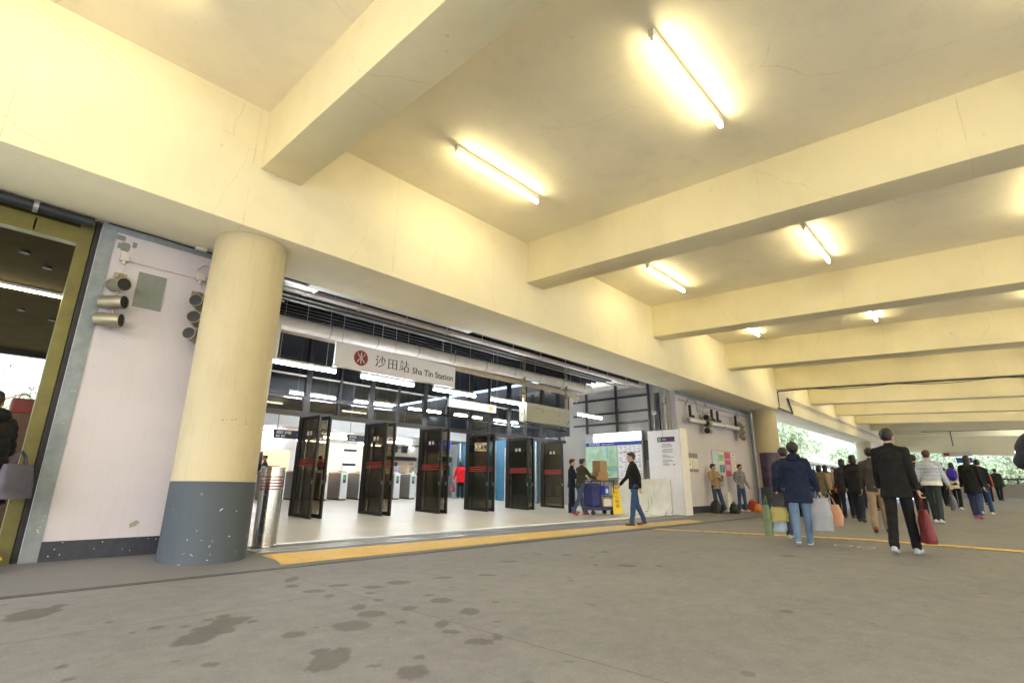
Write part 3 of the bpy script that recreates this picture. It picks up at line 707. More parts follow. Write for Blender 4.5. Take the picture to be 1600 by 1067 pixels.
for k in range(12): b.cyl((.9+1.15*k, .08, .0), (.9+1.15*k, .08, .75), .012, n=6); b.box((.86+1.15*k, -.02, -.014), (.94+1.15*k, .18, -.001))
b.build('hanger', M_['galv'], t)
b = MB()
for k in range(3): b.cyl((0, .04+.04*k, .03), (13.6, .04+.04*k, .03), .014, n=8)
b.build('cables', M_['black'], t)
for k in range(3):
    o = MB().cyl((3.0, 9.5+.33*k, 4.55+.04*k), (16.6, 9.5+.33*k, 4.55+.04*k), .018+.006*k, n=8).build('conduit', M_['galv'], smooth=True); tag(o, 'grey conduit running under the slatted soffit, %s from the beam' % ('nearest', 'middle one', 'farthest')[k], 'conduit', 'conduits under the soffit')
t = thing('soffit_panel', 'long white flat panel fixed under the beam by the column', 'panel light', (3.7, 8.45, 4.40))
MB().box((0, 0, 0), (3.95, .22, .045)).build('panel', M_['white'], t, bevel=.004)
o = MB().box((3.0, 8.72, 4.44), (4.0, 9.0, 4.47)).build('reflector_tray', M_['galv'], bevel=.004); tag(o, 'shiny metal tray hanging behind the top of the big column', 'tray')
t = thing('air_duct', 'long cream and white round duct across the entrance', 'duct', (0, 10.5, 0))
b = MB(); b.cyl((3.1, 0, 4.20), (14.9, 0, 4.34), .15, n=24); b.build('pipe', M_['duct'], t, smooth=True)
b = MB()
for k in range(10): x = 3.9+1.2*k; b.cyl((x, 0, 4.207+.0119*(x-3.1)), (x+.03, 0, 4.207+.0119*(x-3.07)), .158, n=24)
b.build('joint_band', M_['galv'], t, smooth=True)
b = MB(); pts = [(14.9, 0, 4.34), (15.3, .1, 4.36), (15.5, .45, 4.38), (15.5, 1.2, 4.4)]; b.tube(pts, .15, 18); b.build('elbow', M_['duct'], t, smooth=True)
b = MB(); b.tube([(3.6, .25, 4.16), (14.2, .25, 4.10), (14.9, .3, 4.02), (15.2, .6, 4.0)], .085, 14); b.build('lower_pipe', mat('lower_pipe', (.55, .47, .36), .5), t, smooth=True)
b = MB()
for k in range(6): x = 4.6+1.9*k; b.cyl((x, 0, 4.3), (x, 0, 5.3), .008, n=6)
b.build('hanger_rod', M_['galv'], t)
o = MB().cyl((3.75, 10.0, 3.3), (3.75, 10.0, 4.0), .12, n=18).build('speaker_can', M_['duct'], smooth=True); tag(o, 'pale round can hanging behind the big column', 'loudspeaker')
def tube_light(x, y, z, L_, mt, lab, grp, ay='X', drop=0., body='white'):
    t = thing('tube_light', lab, 'tube light', (x, y, z), 0, grp)
    zt = .085 if drop else .14
    b = MB(); b.box((0, -.035, .03), (L_, .035, zt)); b.box((0, -.02, -.03), (.02, .02, .03)); b.box((L_-.02, -.02, -.03), (L_, .02, .03)); b.build('batten', M_[body], t, bevel=.006)
    MB().cyl((.02, 0, -.01), (L_-.02, 0, -.01), .028, n=12).build('tube', mt, t, smooth=True)
    if drop: 
        b = MB(); b.cyl((.25, 0, .085), (.25, 0, drop), .005, n=6); b.cyl((L_-.25, 0, .085), (L_-.25, 0, drop), .005, n=6); b.build('hanger_rod', M_['galv'], t)
    return t
NM = ['leftmost', 'second', 'third', 'fourth', 'fifth', 'sixth']
for k, x in enumerate((3.95, 6.11, 8.27, 10.42, 14.72)):
    tube_light(x, 10.7, 3.41, 1.54, TUBEC, 'bright white tube light in front of the glass, %s of the row' % NM[k], 'tube lights before the glass front', drop=1.6)
for k in range(5):
    tube_light(6.3+2.12*k, 15, 3.55, 1.48, TUBEC, 'bright tube light inside the hall behind the glass, %s of the row' % NM[k], 'tube lights inside the hall', drop=1.8)
for k in range(4):
    tube_light(9.2+2.3*k, 16.9, 3.20, 1.48, TUBEC, 'tube light deep in the hall, %s of the back row' % NM[k], 'tube lights in the back row', drop=1.6)
for j, y in enumerate((21.4, 24)):
  for k in range(4):
    tube_light(7.5+3.2*k, y, 2.92, 1.48, TUBEC, 'tube light over the fare gates, %s in the %s row' % (NM[k], ('nearer', 'farther')[j]), 'tube lights over the gates')
# ceiling tubes of the concourse
RN = {5.45: 'near the long beam', 2.05: 'in the middle row', -1.4: 'in the outer row', -4.9: 'in the fourth row', -8.4: 'in the fifth row'}
BN = ['just behind the camera', 'in the nearest bay', 'in the second bay', 'in the third bay', 'in the fourth bay', 'in the fifth bay', 'in the sixth bay', 'in the seventh bay']
for x in (-1.3, 4.42, 10.5, 16.35, 22.0, 27.8, 33.5, 39.2):
    for y in (5.45, 2.05, -1.4):
        bay = round((x+1.3)/5.78)
        tube_light(x, y, zr(y)-(.135 if x < 15 else .085), 2.0, TUBEW, 'warm tube light %s, %s' % (RN[y], BN[bay]), 'tube lights on the concourse ceiling')
for j, y in enumerate((-4.9, -8.4)):
    for x in (-1.3, 4.42, 10.5, 16.35, 22.):
        tube_light(x, y, zr(y)-.135, 2.0, TUBEW, 'warm tube light %s, %s' % (RN[y], BN[round((x+1.3)/5.78)]), 'tube lights on the concourse ceiling')
# ---------------------------------------------------------------- station name sign
t = thing('station_sign', 'white station name sign with red round emblem hanging before the glass', 'sign', (5.18, 10.2, 3.44))
SW, SH = 3.42, .54
MB().box((0, 0, 0), (SW, .07, SH)).build('board', M_['signw'], t, bevel=.004)
MB().box((-.01, -.006, -.02), (SW+.01, .08, 0)).build('lower_rail', M_['steeldull'], t)
b = MB(); b.cyl((.62, -.004, .27), (.62, 0, .27), .175, n=40); em = b.build('emblem', M_['mred'], t)
# emblem: a vertical bar crossed by two arcs that meet at the middle
b = MB()
def stroke(b, pts, w, y=-.008, closed=False):
    for (x0, z0), (x1, z1) in zip(pts, pts[1:]):
        dx, dz = x1-x0, z1-z0; l = math.hypot(dx, dz) or 1; nx, nz_ = -dz/l*w/2, dx/l*w/2
        ex, ez = dx/l*w*.2, dz/l*w*.2
        b.add([(x0-ex+nx, y, z0-ez+nz_), (x0-ex-nx, y, z0-ez-nz_), (x1+ex-nx, y, z1+ez-nz_), (x1+ex+nx, y, z1+ez+nz_)], [(0, 1, 2, 3)])
cx, cz = .62, .27
stroke(b, [(cx, cz-.125), (cx, cz+.125)], .028)
for s in (1, -1):
    stroke(b, [(cx+.085*math.cos(a), cz+s*(.115-.088*math.sin(a))) for a in frange(R(8), R(172), 14)], .028, y=-.0085 if s > 0 else -.009)
stroke(b, [(cx-.035, cz), (cx+.035, cz)], .03, y=-.0095)
b.build('emblem_strokes', M_['inkw'], em)
# three characters drawn with thin horizontals and thick verticals
def glyph(strokes, x0, z0, s):
    b = MB()
    for k, (w, pts) in enumerate(strokes): stroke(b, [(x0+px*s, z0+pz*s) for px, pz in pts], w*s, y=-.004-.0004*k)
    return b
TH, TK = .045, .095
sha = [(TK, [(.10, .92), (.24, .82)]), (TK, [(.03, .66), (.18, .56)]), (TK, [(.05, .06), (.12, .18), (.22, .42)]), (TK, [(.60, .97), (.60, .38)]), (.06, [(.44, .74), (.40, .6), (.30, .44)]), (TK, [(.74, .80), (.86, .64), (.92, .56)]), (.07, [(.86, .46), (.74, .28), (.52, .12), (.28, .03)])]
tin = [(TK, [(.10, .86), (.10, .04)]), (TH, [(.10, .84), (.90, .84)]), (TK, [(.88, .86), (.88, .04)]), (TK, [(.49, .84), (.49, .12)]), (TH, [(.10, .48), (.88, .48)]), (TH, [(.10, .11), (.88, .11)])]
zhan = [(TK, [(.18, .96), (.26, .84)]), (TH, [(.02, .76), (.44, .76)]), (.07, [(.10, .62), (.14, .32)]), (.07, [(.34, .64), (.30, .34), (.26, .2)]), (TH+.02, [(.0, .12), (.2, .18), (.46, .28)]), (TK, [(.68, .98), (.68, .46)]), (TH, [(.68, .72), (.98, .72)]), (TK, [(.54, .46), (.54, .02)]), (TH, [(.54, .45), (.92, .45)]), (TK, [(.91, .46), (.91, .02)]), (TH, [(.54, .08), (.92, .08)])]
for g, x in ((sha, 1.00), (tin, 1.33), (zhan, 1.66)): glyph(g, x, .14, .28).build('character', M_['ink'], t)
text_on('Sha Tin Station', .215, (2.04, -.004, .215), 'Y', M_['ink'], t, bold=.002)
b = MB(); b.cyl((.15, .035, SH), (.15, .035, 1.9), .006, n=6); b.cyl((SW-.15, .035, SH), (SW-.15, .035, 1.9), .006, n=6); b.cyl((SW*.45, .035, SH), (SW*.45, .035, 1.9), .006, n=6); b.build('hanger_rod', M_['galv'], t)
# lit direction board and big steel box on posts
t = thing('direction_board', 'pale hanging board with an orange square at its right end', 'sign', (9.6, 11.6, 3.19))
MB().box((0, 0, 0), (1.95, .1, .24)).build('board', M_['cond'], t, bevel=.004); MB().box((1.62, -.005, .05), (1.80, 0, .2)).build('orange_symbol', M_['orange'], t)
b = MB(); b.cyl((.2, .05, .24), (.2, .05, 2.3), .008, n=6); b.cyl((1.75, .05, .24), (1.75, .05, 2.3), .008, n=6); b.build('hanger_rod', M_['galv'], t)
t = thing('steel_box', 'brushed metal roller shutter box between two posts', 'shutter box', (11.56, 10.3, 2.84))
MB().box((.0, 0, 0), (2.16, .3, .47)).build('casing', mat('shutter_casing', (.34, .36, .33), .32, .35, var=.04, scale=2), t, bevel=.006); MB().box((-.01, -.012, .47), (2.17, .31, .57)).build('cap', M_['galv'], t)
for x in (-.02, 2.12): MB().box((x, .08, -.02 if x < 0 else .05), (x+.07, .17, 2.4)).build('post', mat('brassy_post', (.50, .45, .30), .3, .8), t)
# ---------------------------------------------------------------- end wall of the entrance: hoarding, board, rails
t = thing('end_wall', 'grey service wall at the right end of the entrance behind the lit map', 'wall', (17.3, 0, 0))
MB().box((0, 8.53, 0), (.2, 25.9, 5.4)).build('wall_sheet', M_['concgrey'], t)
MB().box((-.03, 13.0, 2.95), (0, 25.5, 5.4)).build('upper_shade_sheet', M_['darkceil'], t)  # dark sheet added over the upper side wall, stands in for shade
b = MB()
for k in range(9): b.box((-.01, 9.2, 3.05+.22*k), (0, 12.8, 3.06+.22*k))
b.build('sheet_seams', M_['galv'], t)
b = MB()
for z in (3.28, 3.68, 4.25): b.box((-.12, 9.2, z), (-.04, 12.7, z+.07))
for y in (9.2, 10.6, 12.0): b.box((-.14, y, 2.9 if y > 9.3 else .05), (-.06, y+.07, 4.9))
b.build('rail_frame', M_['darkpipe'], t)
b = MB(); b.box((-.2, 9.28, 1.9), (-.1, 9.42, 2.6)); b.box((-.1, 8.85, 2.95), (-.02, 8.95, 4.3)); b.build('electrical_box', M_['darkpipe'], t)
b = MB()
for y, w in ((8.62, .02), (8.78, .015), (9.08, .03)): b.cyl((-.05, y, 2.9), (-.05, y, 4.36), w, n=8)
b.build('riser_pipe', M_['galv'], t, smooth=True)
b = MB(); b.box((-.08, 8.95, 3.5), (0, 9.12, 3.65)); b.box((-.08, 8.60, 3.9), (0, 8.74, 4.1)); b.box((-.08, 8.58, 3.2), (0, 8.7, 3.5)); b.build('cable_box', M_['galv'], t)
t = thing('hoarding', 'white boarded hoarding with a notice beside the lilac wall', 'hoarding', (16.9, 8.0, .03))
MB().box((0, 0, 0), (.12, 1.2, 2.86)).build('panel', M_['signw'], t); MB().box((-.03, -.05, 0), (.5, 0, 2.9)).build('corner_post', M_['white'], t)
b = MB(); b.box((-.006, .62, .0), (0, .63, 2.86)); b.build('joint', M_['inkg'], t)
MB().box((-.02, .17, 1.25), (0, .82, 2.62)).build('notice_sheet', M_['signw'], t); 
hd = MB().box((-.026, .17, 2.45), (-.02, .82, 2.62)).build('notice_header', M_['purple'], t); MB().box((-.029, .68, 2.48), (-.026, .79, 2.60)).build('green_square', M_['green'], hd)
text_on('Exit', .09, (-.028, .62, 2.535), 'X', M_['inkw'], hd)
b = MB()
random.seed(5)
for k in range(17):
    z = 2.36-.045*k
    if k in (3, 7, 11): continue
    b.box((-.024, .62-random.uniform(.12, .40), z), (-.02, .66, z+.016))
b.box((-.024, .2, 1.65), (-.02, .3, 1.69)); b.build('text_lines', M_['inkg'], t)
# lit map board
t = thing('map_board', 'large station map and timetable board under a lit white box', 'map board', (17.05, 9.5, 1.2))
MB().box((.0, 0, 0), (.10, 2.55, 1.75)).build('frame', M_['galv'], t)
MB().box((-.03, .08, 1.42), (0, 2.12, 1.72)).build('lightbox', BOXW, t)
h_ = MB().box((-.02, .05, 1.27), (0, 2.5, 1.39)).build('blue_header', M_['royal'], t)
text_on('車站街道圖', .10, (-.022, 2.35, 1.325), 'X', M_['inkw'], h_); text_on('Station location map', .065, (-.022, 1.75, 1.325), 'X', M_['inkw'], h_)
MB().box((-.02, 1.10, .05), (0, 2.5, 1.25)).build('map_sheet', M_['mint'], t); MB().box((-.02, .05, .05), (0, 1.06, 1.25)).build('timetable_sheet', M_['signw'], t)
b = MB(); b.box((-.025, 1.12, .42), (-.02, 2.0, .50)); b.box((-.025, 1.4, .12), (-.02, 2.3, .2)); b.build('map_park', M_['green'], t)
b = MB(); b.box((-.028, 1.12, .33), (-.02, 1.8, .40)); b.box((-.028, 1.5, .8), (-.02, 1.55, 1.2)); b.build('map_water', M_['aqua'], t)
b = MB(); random.seed(9)
for k in range(5):
    for j in range(14):
        y = .1+.19*k; z = 1.18-.08*j
        if random.random() < .8: b.box((-.023, y, z), (-.02, y+random.uniform(.06, .15), z+.018))
b.box((-.024, .1, .98), (-.02, 1.02, 1.0)); b.box((-.024, .1, .62), (-.02, .9, .64)); b.build('text_lines', M_['inkg'], t)
# crowd barriers
def barrier(x, y, rz, lab, n=2.0, tarp=False, h=1.13, dz=0):
    t = thing('crowd_barrier', lab, 'barrier', (x, y, gz(x, y)+.004), rz, 'metal crowd barriers')
    b = MB(); b.tube([(0, 0, .12), (0, 0, h), (n, 0, h), (n, 0, .12), (0, 0, .12)], .019, 8); b.build('frame', M_['galv'], t, smooth=True)
    b = MB(); k = 1
    while k*.12 < n-.05: b.cyl((k*.12, 0, .2), (k*.12, 0, h-.12), .008, n=6); k += 1
    b.cyl((0, 0, .2), (n, 0, .2), .01, n=6); b.cyl((0, 0, h-.12), (n, 0, h-.12), .01, n=6); b.build('bars', M_['galv'], t)
    for px in (.15, n-.15):
        b = MB(); b.tube([(px, -.28, 0.01), (px, 0, .22), (px, .28, 0.01)], .016, 6); b.build('foot', M_['galv'], t, smooth=True)
    if tarp:
        b = MB(); vs = []; nx, nz_ = 40, 20
        for i in range(nx+1):
            for j in range(nz_+1):
                u, v = i/nx, j/nz_
                yy = .035+.05*(1-v)*math.sin(u*9+v*2)+.02*math.sin(u*23+v*7)+.16*max(0, .3-v)
                vs.append((u*n, yy, .03+v*(h-.01)))
        fs = [(i*(nz_+1)+j, (i+1)*(nz_+1)+j, (i+1)*(nz_+1)+j+1, i*(nz_+1)+j+1) for i in range(nx) for j in range(nz_)]
        b.add(vs, fs); b.build('tarpaulin', M_['tarp'], t, smooth=True)
    return t
barrier(15.98, 7.98, R(90), 'metal barrier covered by a white tarpaulin beside the hoarding', 1.95, True)
barrier(16.3, 10.1, R(90), 'bare metal crowd barrier behind the cleaning cart', 1.9)
barrier(15.6, 14.6, R(55), 'metal crowd barrier inside the hall before the blue boards', 1.5)
# bulkhead and hall walls
o = MB().box((2.9, 19.3, 3.02), (17.3, 19.7, 3.6)).build('bulkhead', M_['bulk']); tag(o, 'pale bulkhead across the hall above the gates', 'bulkhead')
b = MB(); b.box((2.9, 25.6, .35), (17.3, 25.8, 5.4)); o = b.build('back_wall', M_['wallw']); MB().box((2.9, 25.55, 3.12), (17.3, 25.59, 5.4)).build('upper_shade_sheet', M_['darkceil'], o); tag(o, 'bright cream back wall of the station hall', 'wall')  # near-black sheet added high on the back wall paints in the unlit void
o = MB().box((2.9, 19.72, 3.03), (17.3, 25.6, 3.1)).build('lowered_ceiling', M_['bulk']); tag(o, kind='structure')
# blue boards on the right of the hall
t = thing('blue_hoarding', 'blue boarded wall on the right side of the hall', 'hoarding', (0, 0, 0))
b = MB(); b.box((16.6, 14.2, .25), (16.7, 19.3, 2.9)); b.build('boards', M_['blue'], t); 
b = MB()
for k in range(5): b.box((16.56, 14.2+1.2*k, .25), (16.6, 14.28+1.2*k, 2.9))
b.build('batten', M_['galv'], t)
for k, (x, y) in enumerate(((15.9, 13.9), (16.35, 15.4))):
    t = thing('scaffold_ladder', 'white metal scaffold ladder before the blue boards, %s' % ('nearer one', 'farther one')[k], 'ladder', (x, y, .25), R(80), 'scaffold ladders')
    b = MB(); b.cyl((0, 0, 0), (0, 0, 2.3), .022, n=8); b.cyl((.5, 0, 0), (.5, 0, 2.3), .022, n=8); b.build('rail', M_['white'], t)
    b = MB()
    for j in range(6): b.cyl((0, 0, .3+.36*j), (.5, 0, .3+.36*j), .018, n=8)
    b.build('rungs', M_['white'], t)
# ticket machine, poster, canopy
t = thing('ticket_machine', 'grey ticket machine with a lit display before the woman in red', 'ticket machine', (15.55, 19.0, .36))
MB().box((-.6, 0, 0), (.55, .8, 1.95)).build('cabinet', M_['steeldull'], t, bevel=.02); MB().box((-.5, -.02, 1.62), (.45, 0, 1.85)).build('display_frame', M_['black'], t)
text_on('車票', .14, (-.42, -.024, 1.735), 'Y', emis('display_green', (.4, .9, .2), 2.), t, name='display_text')
MB().box((-.45, -.02, .95), (-.05, 0, 1.5)).build('fare_map', M_['white'], t); MB().box((.05, -.02, 1.0), (.35, 0, 1.45)).build('keypad', M_['black'], t); MB().box((-.35, -.025, 1.05), (-.22, -.02, 1.4)).build('blue_strip', M_['royal'], t)
t = thing('shop_canopy', 'royal blue canopy over the ticket machine', 'canopy', (15.2, 18.8, 2.52)); MB().box((-.8, 0, 0), (.6, .6, .42)).build('fascia', M_['royal'], t)
t = thing('route_poster', 'white poster with pastel blocks on a teal stand', 'poster', (16.25, 17.2, .32), R(-25))
MB().box((-.35, 0, 0), (.35, .06, .95)).build('stand', M_['teal'], t); MB().box((-.33, -.02, .97), (.33, .05, 2.1)).build('sheet', M_['signw'], t); MB().box((-.35, -.01, 2.12), (.35, .06, 2.5)).build('lit_header', BOXW, t)
b = MB(); b.box((.0, -.025, 1.5), (.3, -.02, 1.95)); b.build('pink_block', mat('pale_pink', (.75, .45, .42), .5), t)
b = MB(); b.box((.0, -.025, 1.05), (.3, -.02, 1.45)); b.box((-.28, -.025, 1.6), (-.05, -.02, 2.0)); b.build('blue_block', M_['palebl'], t)
# fare gates
LG = 1.75
def fare_gate(x, y, lab, base=None):
    t = thing('fare_gate', lab, 'fare gate', (x, y, gz(x, y)+.004), 0, 'fare gates across the hall') if base is None else copy_tree(base)
    if base is not None: t.location = (x, y, gz(x, y)+.004); t['label'] = lab; return t
    MB().box((0, .05, .06), (.27, LG, .98)).build('cabinet', mat('gate_side', (.30, .29, .27), .35, .6, var=.06, scale=3), t, bevel=.01)
    MB().box((-.005, 0, .05), (.275, .05, 1.0)).build('front_panel', mat('gate_front', (.62, .64, .68), .35, .3, var=.05), t, bevel=.008)
    MB().box((.0, .02, 0), (.27, LG-.02, .06)).build('plinth', M_['black'], t)
    d = MB().box((.08, -.006, .62), (.20, 0, .90)).build('display', M_['ink'], t); MB().box((.10, -.009, .74), (.17, -.006, .85)).build('green_arrow', M_['greenled'], d)
    MB().box((-.01, .1, .98), (.28, LG-.1, 1.03)).build('top_plate', M_['steel'], t, bevel=.01); MB().box((.04, .12, 1.03), (.22, .4, 1.06)).build('card_reader', M_['yellow'], t, bevel=.01)
    return t
g0 = None
for k, x in enumerate((7.54, 8.32, 9.1, 9.88, 10.66, 11.44, 12.22, 13.0)):
    g = fare_gate(x, 18.0, 'steel fare gate, %s in the row counted from the left' % (NM+['seventh', 'eighth'])[k], g0); g0 = g0 or g
# black hanging direction signs with white writing
def hang(x, y, z, w, h, txt, lab, icons=()):
    t = thing('direction_sign', lab, 'sign', (x, y, z)); MB().box((0, 0, 0), (w, .08, h)).build('board', M_['black'], t)
    text_on(txt, h*.42, (.06, -.004, h*.66), 'Y', M_['inkw'], t)
    text_on('Exit  ABC' if 'exit' in lab else 'To trains', h*.28, (.06, -.004, h*.25), 'Y', M_['inkw'], t)
    for i, (ix, m) in enumerate(icons): MB().cyl((ix, -.006, h/2), (ix, 0, h/2), h*.34, n=20).build('symbol', M_[m], t)
    b = MB(); b.cyl((.1, .04, h), (.1, .04, h+.5), .01, n=6); b.cyl((w-.1, .04, h), (w-.1, .04, h+.5), .01, n=6); b.build('hanger_rod', M_['black'], t)
hang(6.75, 16.8, 2.36, 1.12, .27, '出口 沙田', 'black exit sign hanging at the left of the gates', ((.82, 'royal'), (1.0, 'mred')))
hang(10.55, 19.0, 2.62, 1.15, .25, '往月台', 'black train sign with two pale round symbols over the gates', ((.80, 'palebl'), (1.0, 'palebl')))
for k, z in enumerate((2.02, 1.28)):
    t = thing('wall_notice', 'notice sheet with black header on the back wall, %s one' % ('upper', 'lower')[k], 'notice', (14.0, 25.5, z), 0, 'notices on the back wall')
    MB().box((0, 0, 0), (.75, .05, .72)).build('sheet', M_['signw'], t); MB().box((0, -.01, .60), (.75, 0, .72)).build('header', M_['black'], t)
# kiosk at the left, counter on the right
t = thing('kiosk', 'white kiosk with an orange lit picture behind the litter bin', 'kiosk', (8.6, 21.5, .40))
b = MB(); b.box((-1.6, 0, 0), (1.0, 1.2, 2.5)); b.build('body', M_['white'], t); MB().box((-.25, -.02, 1.0), (.75, 0, 1.85)).build('lit_picture', mat('food_picture', (.7, .33, .08), .4, var=.55, scale=5, emit=(1, .45, .12), es=.6), t); MB().box((-.9, -.03, .9), (-.3, 0, 1.75)).build('dark_window', M_['frame'], t); MB().box((-.85, -.03, 2.0), (-.45, 0, 2.15)).build('label_plate', M_['black'], t)
MB().box((-.3, -.12, .85), (.85, 0, 1.0)).build('counter', M_['steeldull'], t)
t = thing('service_counter', 'service counter with dark shelves and black square signs behind the right gates', 'counter', (14.6, 22.5, .41))
b = MB(); b.box((0, 0, 0), (2.3, .6, 1.1)); b.build('desk', M_['offwhite'], t); MB().box((0, 1.0, 1.1), (2.3, 1.1, 1.75)).build('back_panel', mat('back_panel', (.65, .52, .36), .6), t)
MB().box((-.1, .6, 1.75), (2.4, .75, 1.95)).build('shelf', M_['frame'], t)
for k in range(3): MB().box((.1+.62*k, .5, 2.15), (.46+.62*k, .56, 2.5)).build('square_sign', M_['black'], t)
MB().box((.7, -.03, 1.0), (2.3, 0, 1.12)).build('dark_ledge', M_['black'], t)
# ---------------------------------------------------------------- cleaning cart, boxes, wet floor sign
t = thing('cleaning_cart', 'blue cleaning cart parked by the metal barrier', 'cart', (14.15, 9.55, gz(14, 9.5)+.004), R(-20))
b = MB(); b.box((-.45, -.28, .14), (.45, .28, .24)); b.build('base', M_['cart'], t, bevel=.03)
b = MB(); b.box((-.42, -.25, .24), (-.08, .25, .95)); b.build('sack', mat('sack_blue', (.02, .03, .16), .6, var=.3, bmp=.6, bscale=8), t, bevel=.06)
b = MB()
for x in (-.08, .42):
    for y in (-.25, .25): b.cyl((x, y, .2), (x, y, 1.05), .015, n=8)
b.box((-.1, -.27, .55), (.44, .27, .58)); b.box((-.1, -.27, 1.0), (.44, .27, 1.03)); b.build('shelves', M_['darkpipe'], t)
b = MB(); b.tube([(-.45, -.25, .95), (-.58, -.25, 1.0), (-.58, .25, 1.0), (-.45, .25, .95)], .016); b.build('handle', M_['darkpipe'], t, smooth=True)
for x in (-.36, .36):
    for y in (-.2, .2):
        MB().cyl((x, y-.02, .07), (x, y+.02, .07), .07, n=16).build('wheel', M_['rubber'], t, smooth=True)
o = MB().box((-.16, -.13, 0), (.16, .13, .24)).build('bucket', M_['offwhite'], bevel=.03); o.location = (14.3, 9.4, gz(14, 9.5)+.25); o.rotation_euler.z = R(-20); tag(o, 'pale box standing on the base of the cleaning cart', 'box')
for k, (z, w, h) in enumerate(((1.04, .40, .26), (1.305, .34, .34))):
    o = MB().box((-w/2, -.16, 0), (w/2, .16, h)).build('cardboard_box', M_['cardboard'], bevel=.006); o.location = (14.2, 9.5, gz(14, 9.5)+z); o.rotation_euler.z = R(-14+9*k)
    tag(o, ('lower brown cardboard box on the cleaning cart', 'upper brown cardboard box stacked on the cleaning cart')[k], 'box', 'cardboard boxes on the cart')
o = MB().cbox((0, 0, .14), (.24, .2, .28)).build('detergent_box', M_['royal'], bevel=.01); o.location = (14.1, 9.28, gz(14, 9.5)+.60); tag(o, 'blue and white carton on the shelf of the cleaning cart', 'carton'); MB().cbox((-.02, -.103, .12), (.12, .008, .12)).build('label_patch', M_['white'], o)
t = thing('wet_floor_sign', 'yellow folding caution sign leaning on the cleaning cart', 'caution sign', (14.42, 9.02, gz(14.4, 9)+.06), R(-42))
Mx = TR((0, 0, 0), R(-12))
b = MB(); b.prism([(-.15, 0), (.15, 0), (.115, .78), (.05, .86), (-.05, .86), (-.115, .78)], .025, Mx @ Matrix(((1,0,0,0),(0,0,1,0),(0,1,0,0),(0,0,0,1)))); pl = b.build('board', M_['yellow'], t, bevel=.006)
MB().cyl((0, -.01, .78), (0, .03, .78), .03, n=14, M=Mx).build('grip_hole', M_['ink'], pl)
for k, ch in enumerate('小心地滑'):
    me = textmesh(ch, .12, .003, 'CENTER'); me.transform(Mx @ Matrix(((1,0,0,0),(0,0,-1,-.004),(0,1,0,.64-.14*k),(0,0,0,1)))); link('lettering', me, M_['ink'], pl)
# ---------------------------------------------------------------- conduits on the far beams
b = MB(); yb = 6.95; xk = 19.22
b.tube([(24.95, 6.93, 4.50), (24.95, 6.93, 5.18), (24.95, 5.6, 5.16), (24.93, -11, 4.29)], .024, 8); o = b.build('conduit', M_['darkpipe'], smooth=True); tag(o, 'grey conduit along the lower edge of the fourth cross beam', 'conduit')
b = MB(); pts = []
for i in range(61):
    y = 5.6-12*i/60; s = (i % 15)/15; pts.append((24.93, y, 5.18+SL*(y-5.6)-.10*math.sin(math.pi*s)-.02))
b.tube(pts, .012, 6); o = b.build('cable', M_['black'], smooth=True); tag(o, 'thin black cable sagging in loops under the fourth cross beam', 'cable')
t = thing('pipe_frame', 'rectangular pipe bracket and rail on the long beam beyond the second column', 'pipe', (0, 0, 0))
b = MB(); b.tube([(24.8, 6.93, 4.42), (26.9, 6.93, 4.38), (26.4, 6.93, 5.05)], .04); b.build('bracket', M_['darkpipe'], t, smooth=True)
b = MB(); b.tube([(26.4, 6.93, 5.05), (58, 6.93, 4.95)], .03); b.tube([(26.6, 6.93, 4.93), (58, 6.93, 4.83)], .02); b.build('rails', M_['cond'], t, smooth=True)
b = MB(); b.tube([(48, -11, 4.55), (48, 4, 5.0)], .02); b.tube([(48, 2.4, 4.95), (48, 2.4, 3.9)], .03); o = b.build('conduit', M_['darkpipe'], smooth=True); tag(o, 'distant conduit with a drop pipe under the far beams', 'conduit')
t = thing('overhead_sign', 'small blue and white sign hanging at the far end of the concourse', 'sign', (48, 2.6, 3.2)); MB().box((0, -1.1, 0), (.1, .5, .3)).build('board', M_['offwhite'], t); MB().box((-.02, -1.05, -.45), (0, -.2, -.1)).build('blue_panel', M_['royal'], t); MB().box((-.02, .1, .05), (0, .4, .25)).build('red_panel', M_['mred'], t)
# parapet and railing at the far end
pw = concrete_paint('parapet_concrete', (.30, .285, .26), stain=1.2)
t = thing('parapet', 'grey concrete parapet with a steel rail at the far end of the concourse', 'parapet', (50, 0, .4))
MB().box((0, -13, -.2), (.3, 4.6, .95)).build('wall', pw, t); b = MB(); b.box((.08, -13, 1.22), (.2, 4.6, 1.32))
for k in range(12): b.box((.1, -12.5+1.5*k, .95), (.2, -12.4+1.5*k, 1.22))
b.build('handrail', M_['darkpipe'], t)
t = thing('tube_light', 'pair of white tube lights beyond the far girder', 'tube light', (52, -.8, 3.55))
MB().box((0, -1.3, 0), (.1, .1, .1)).build('tube', TUBEC, t)
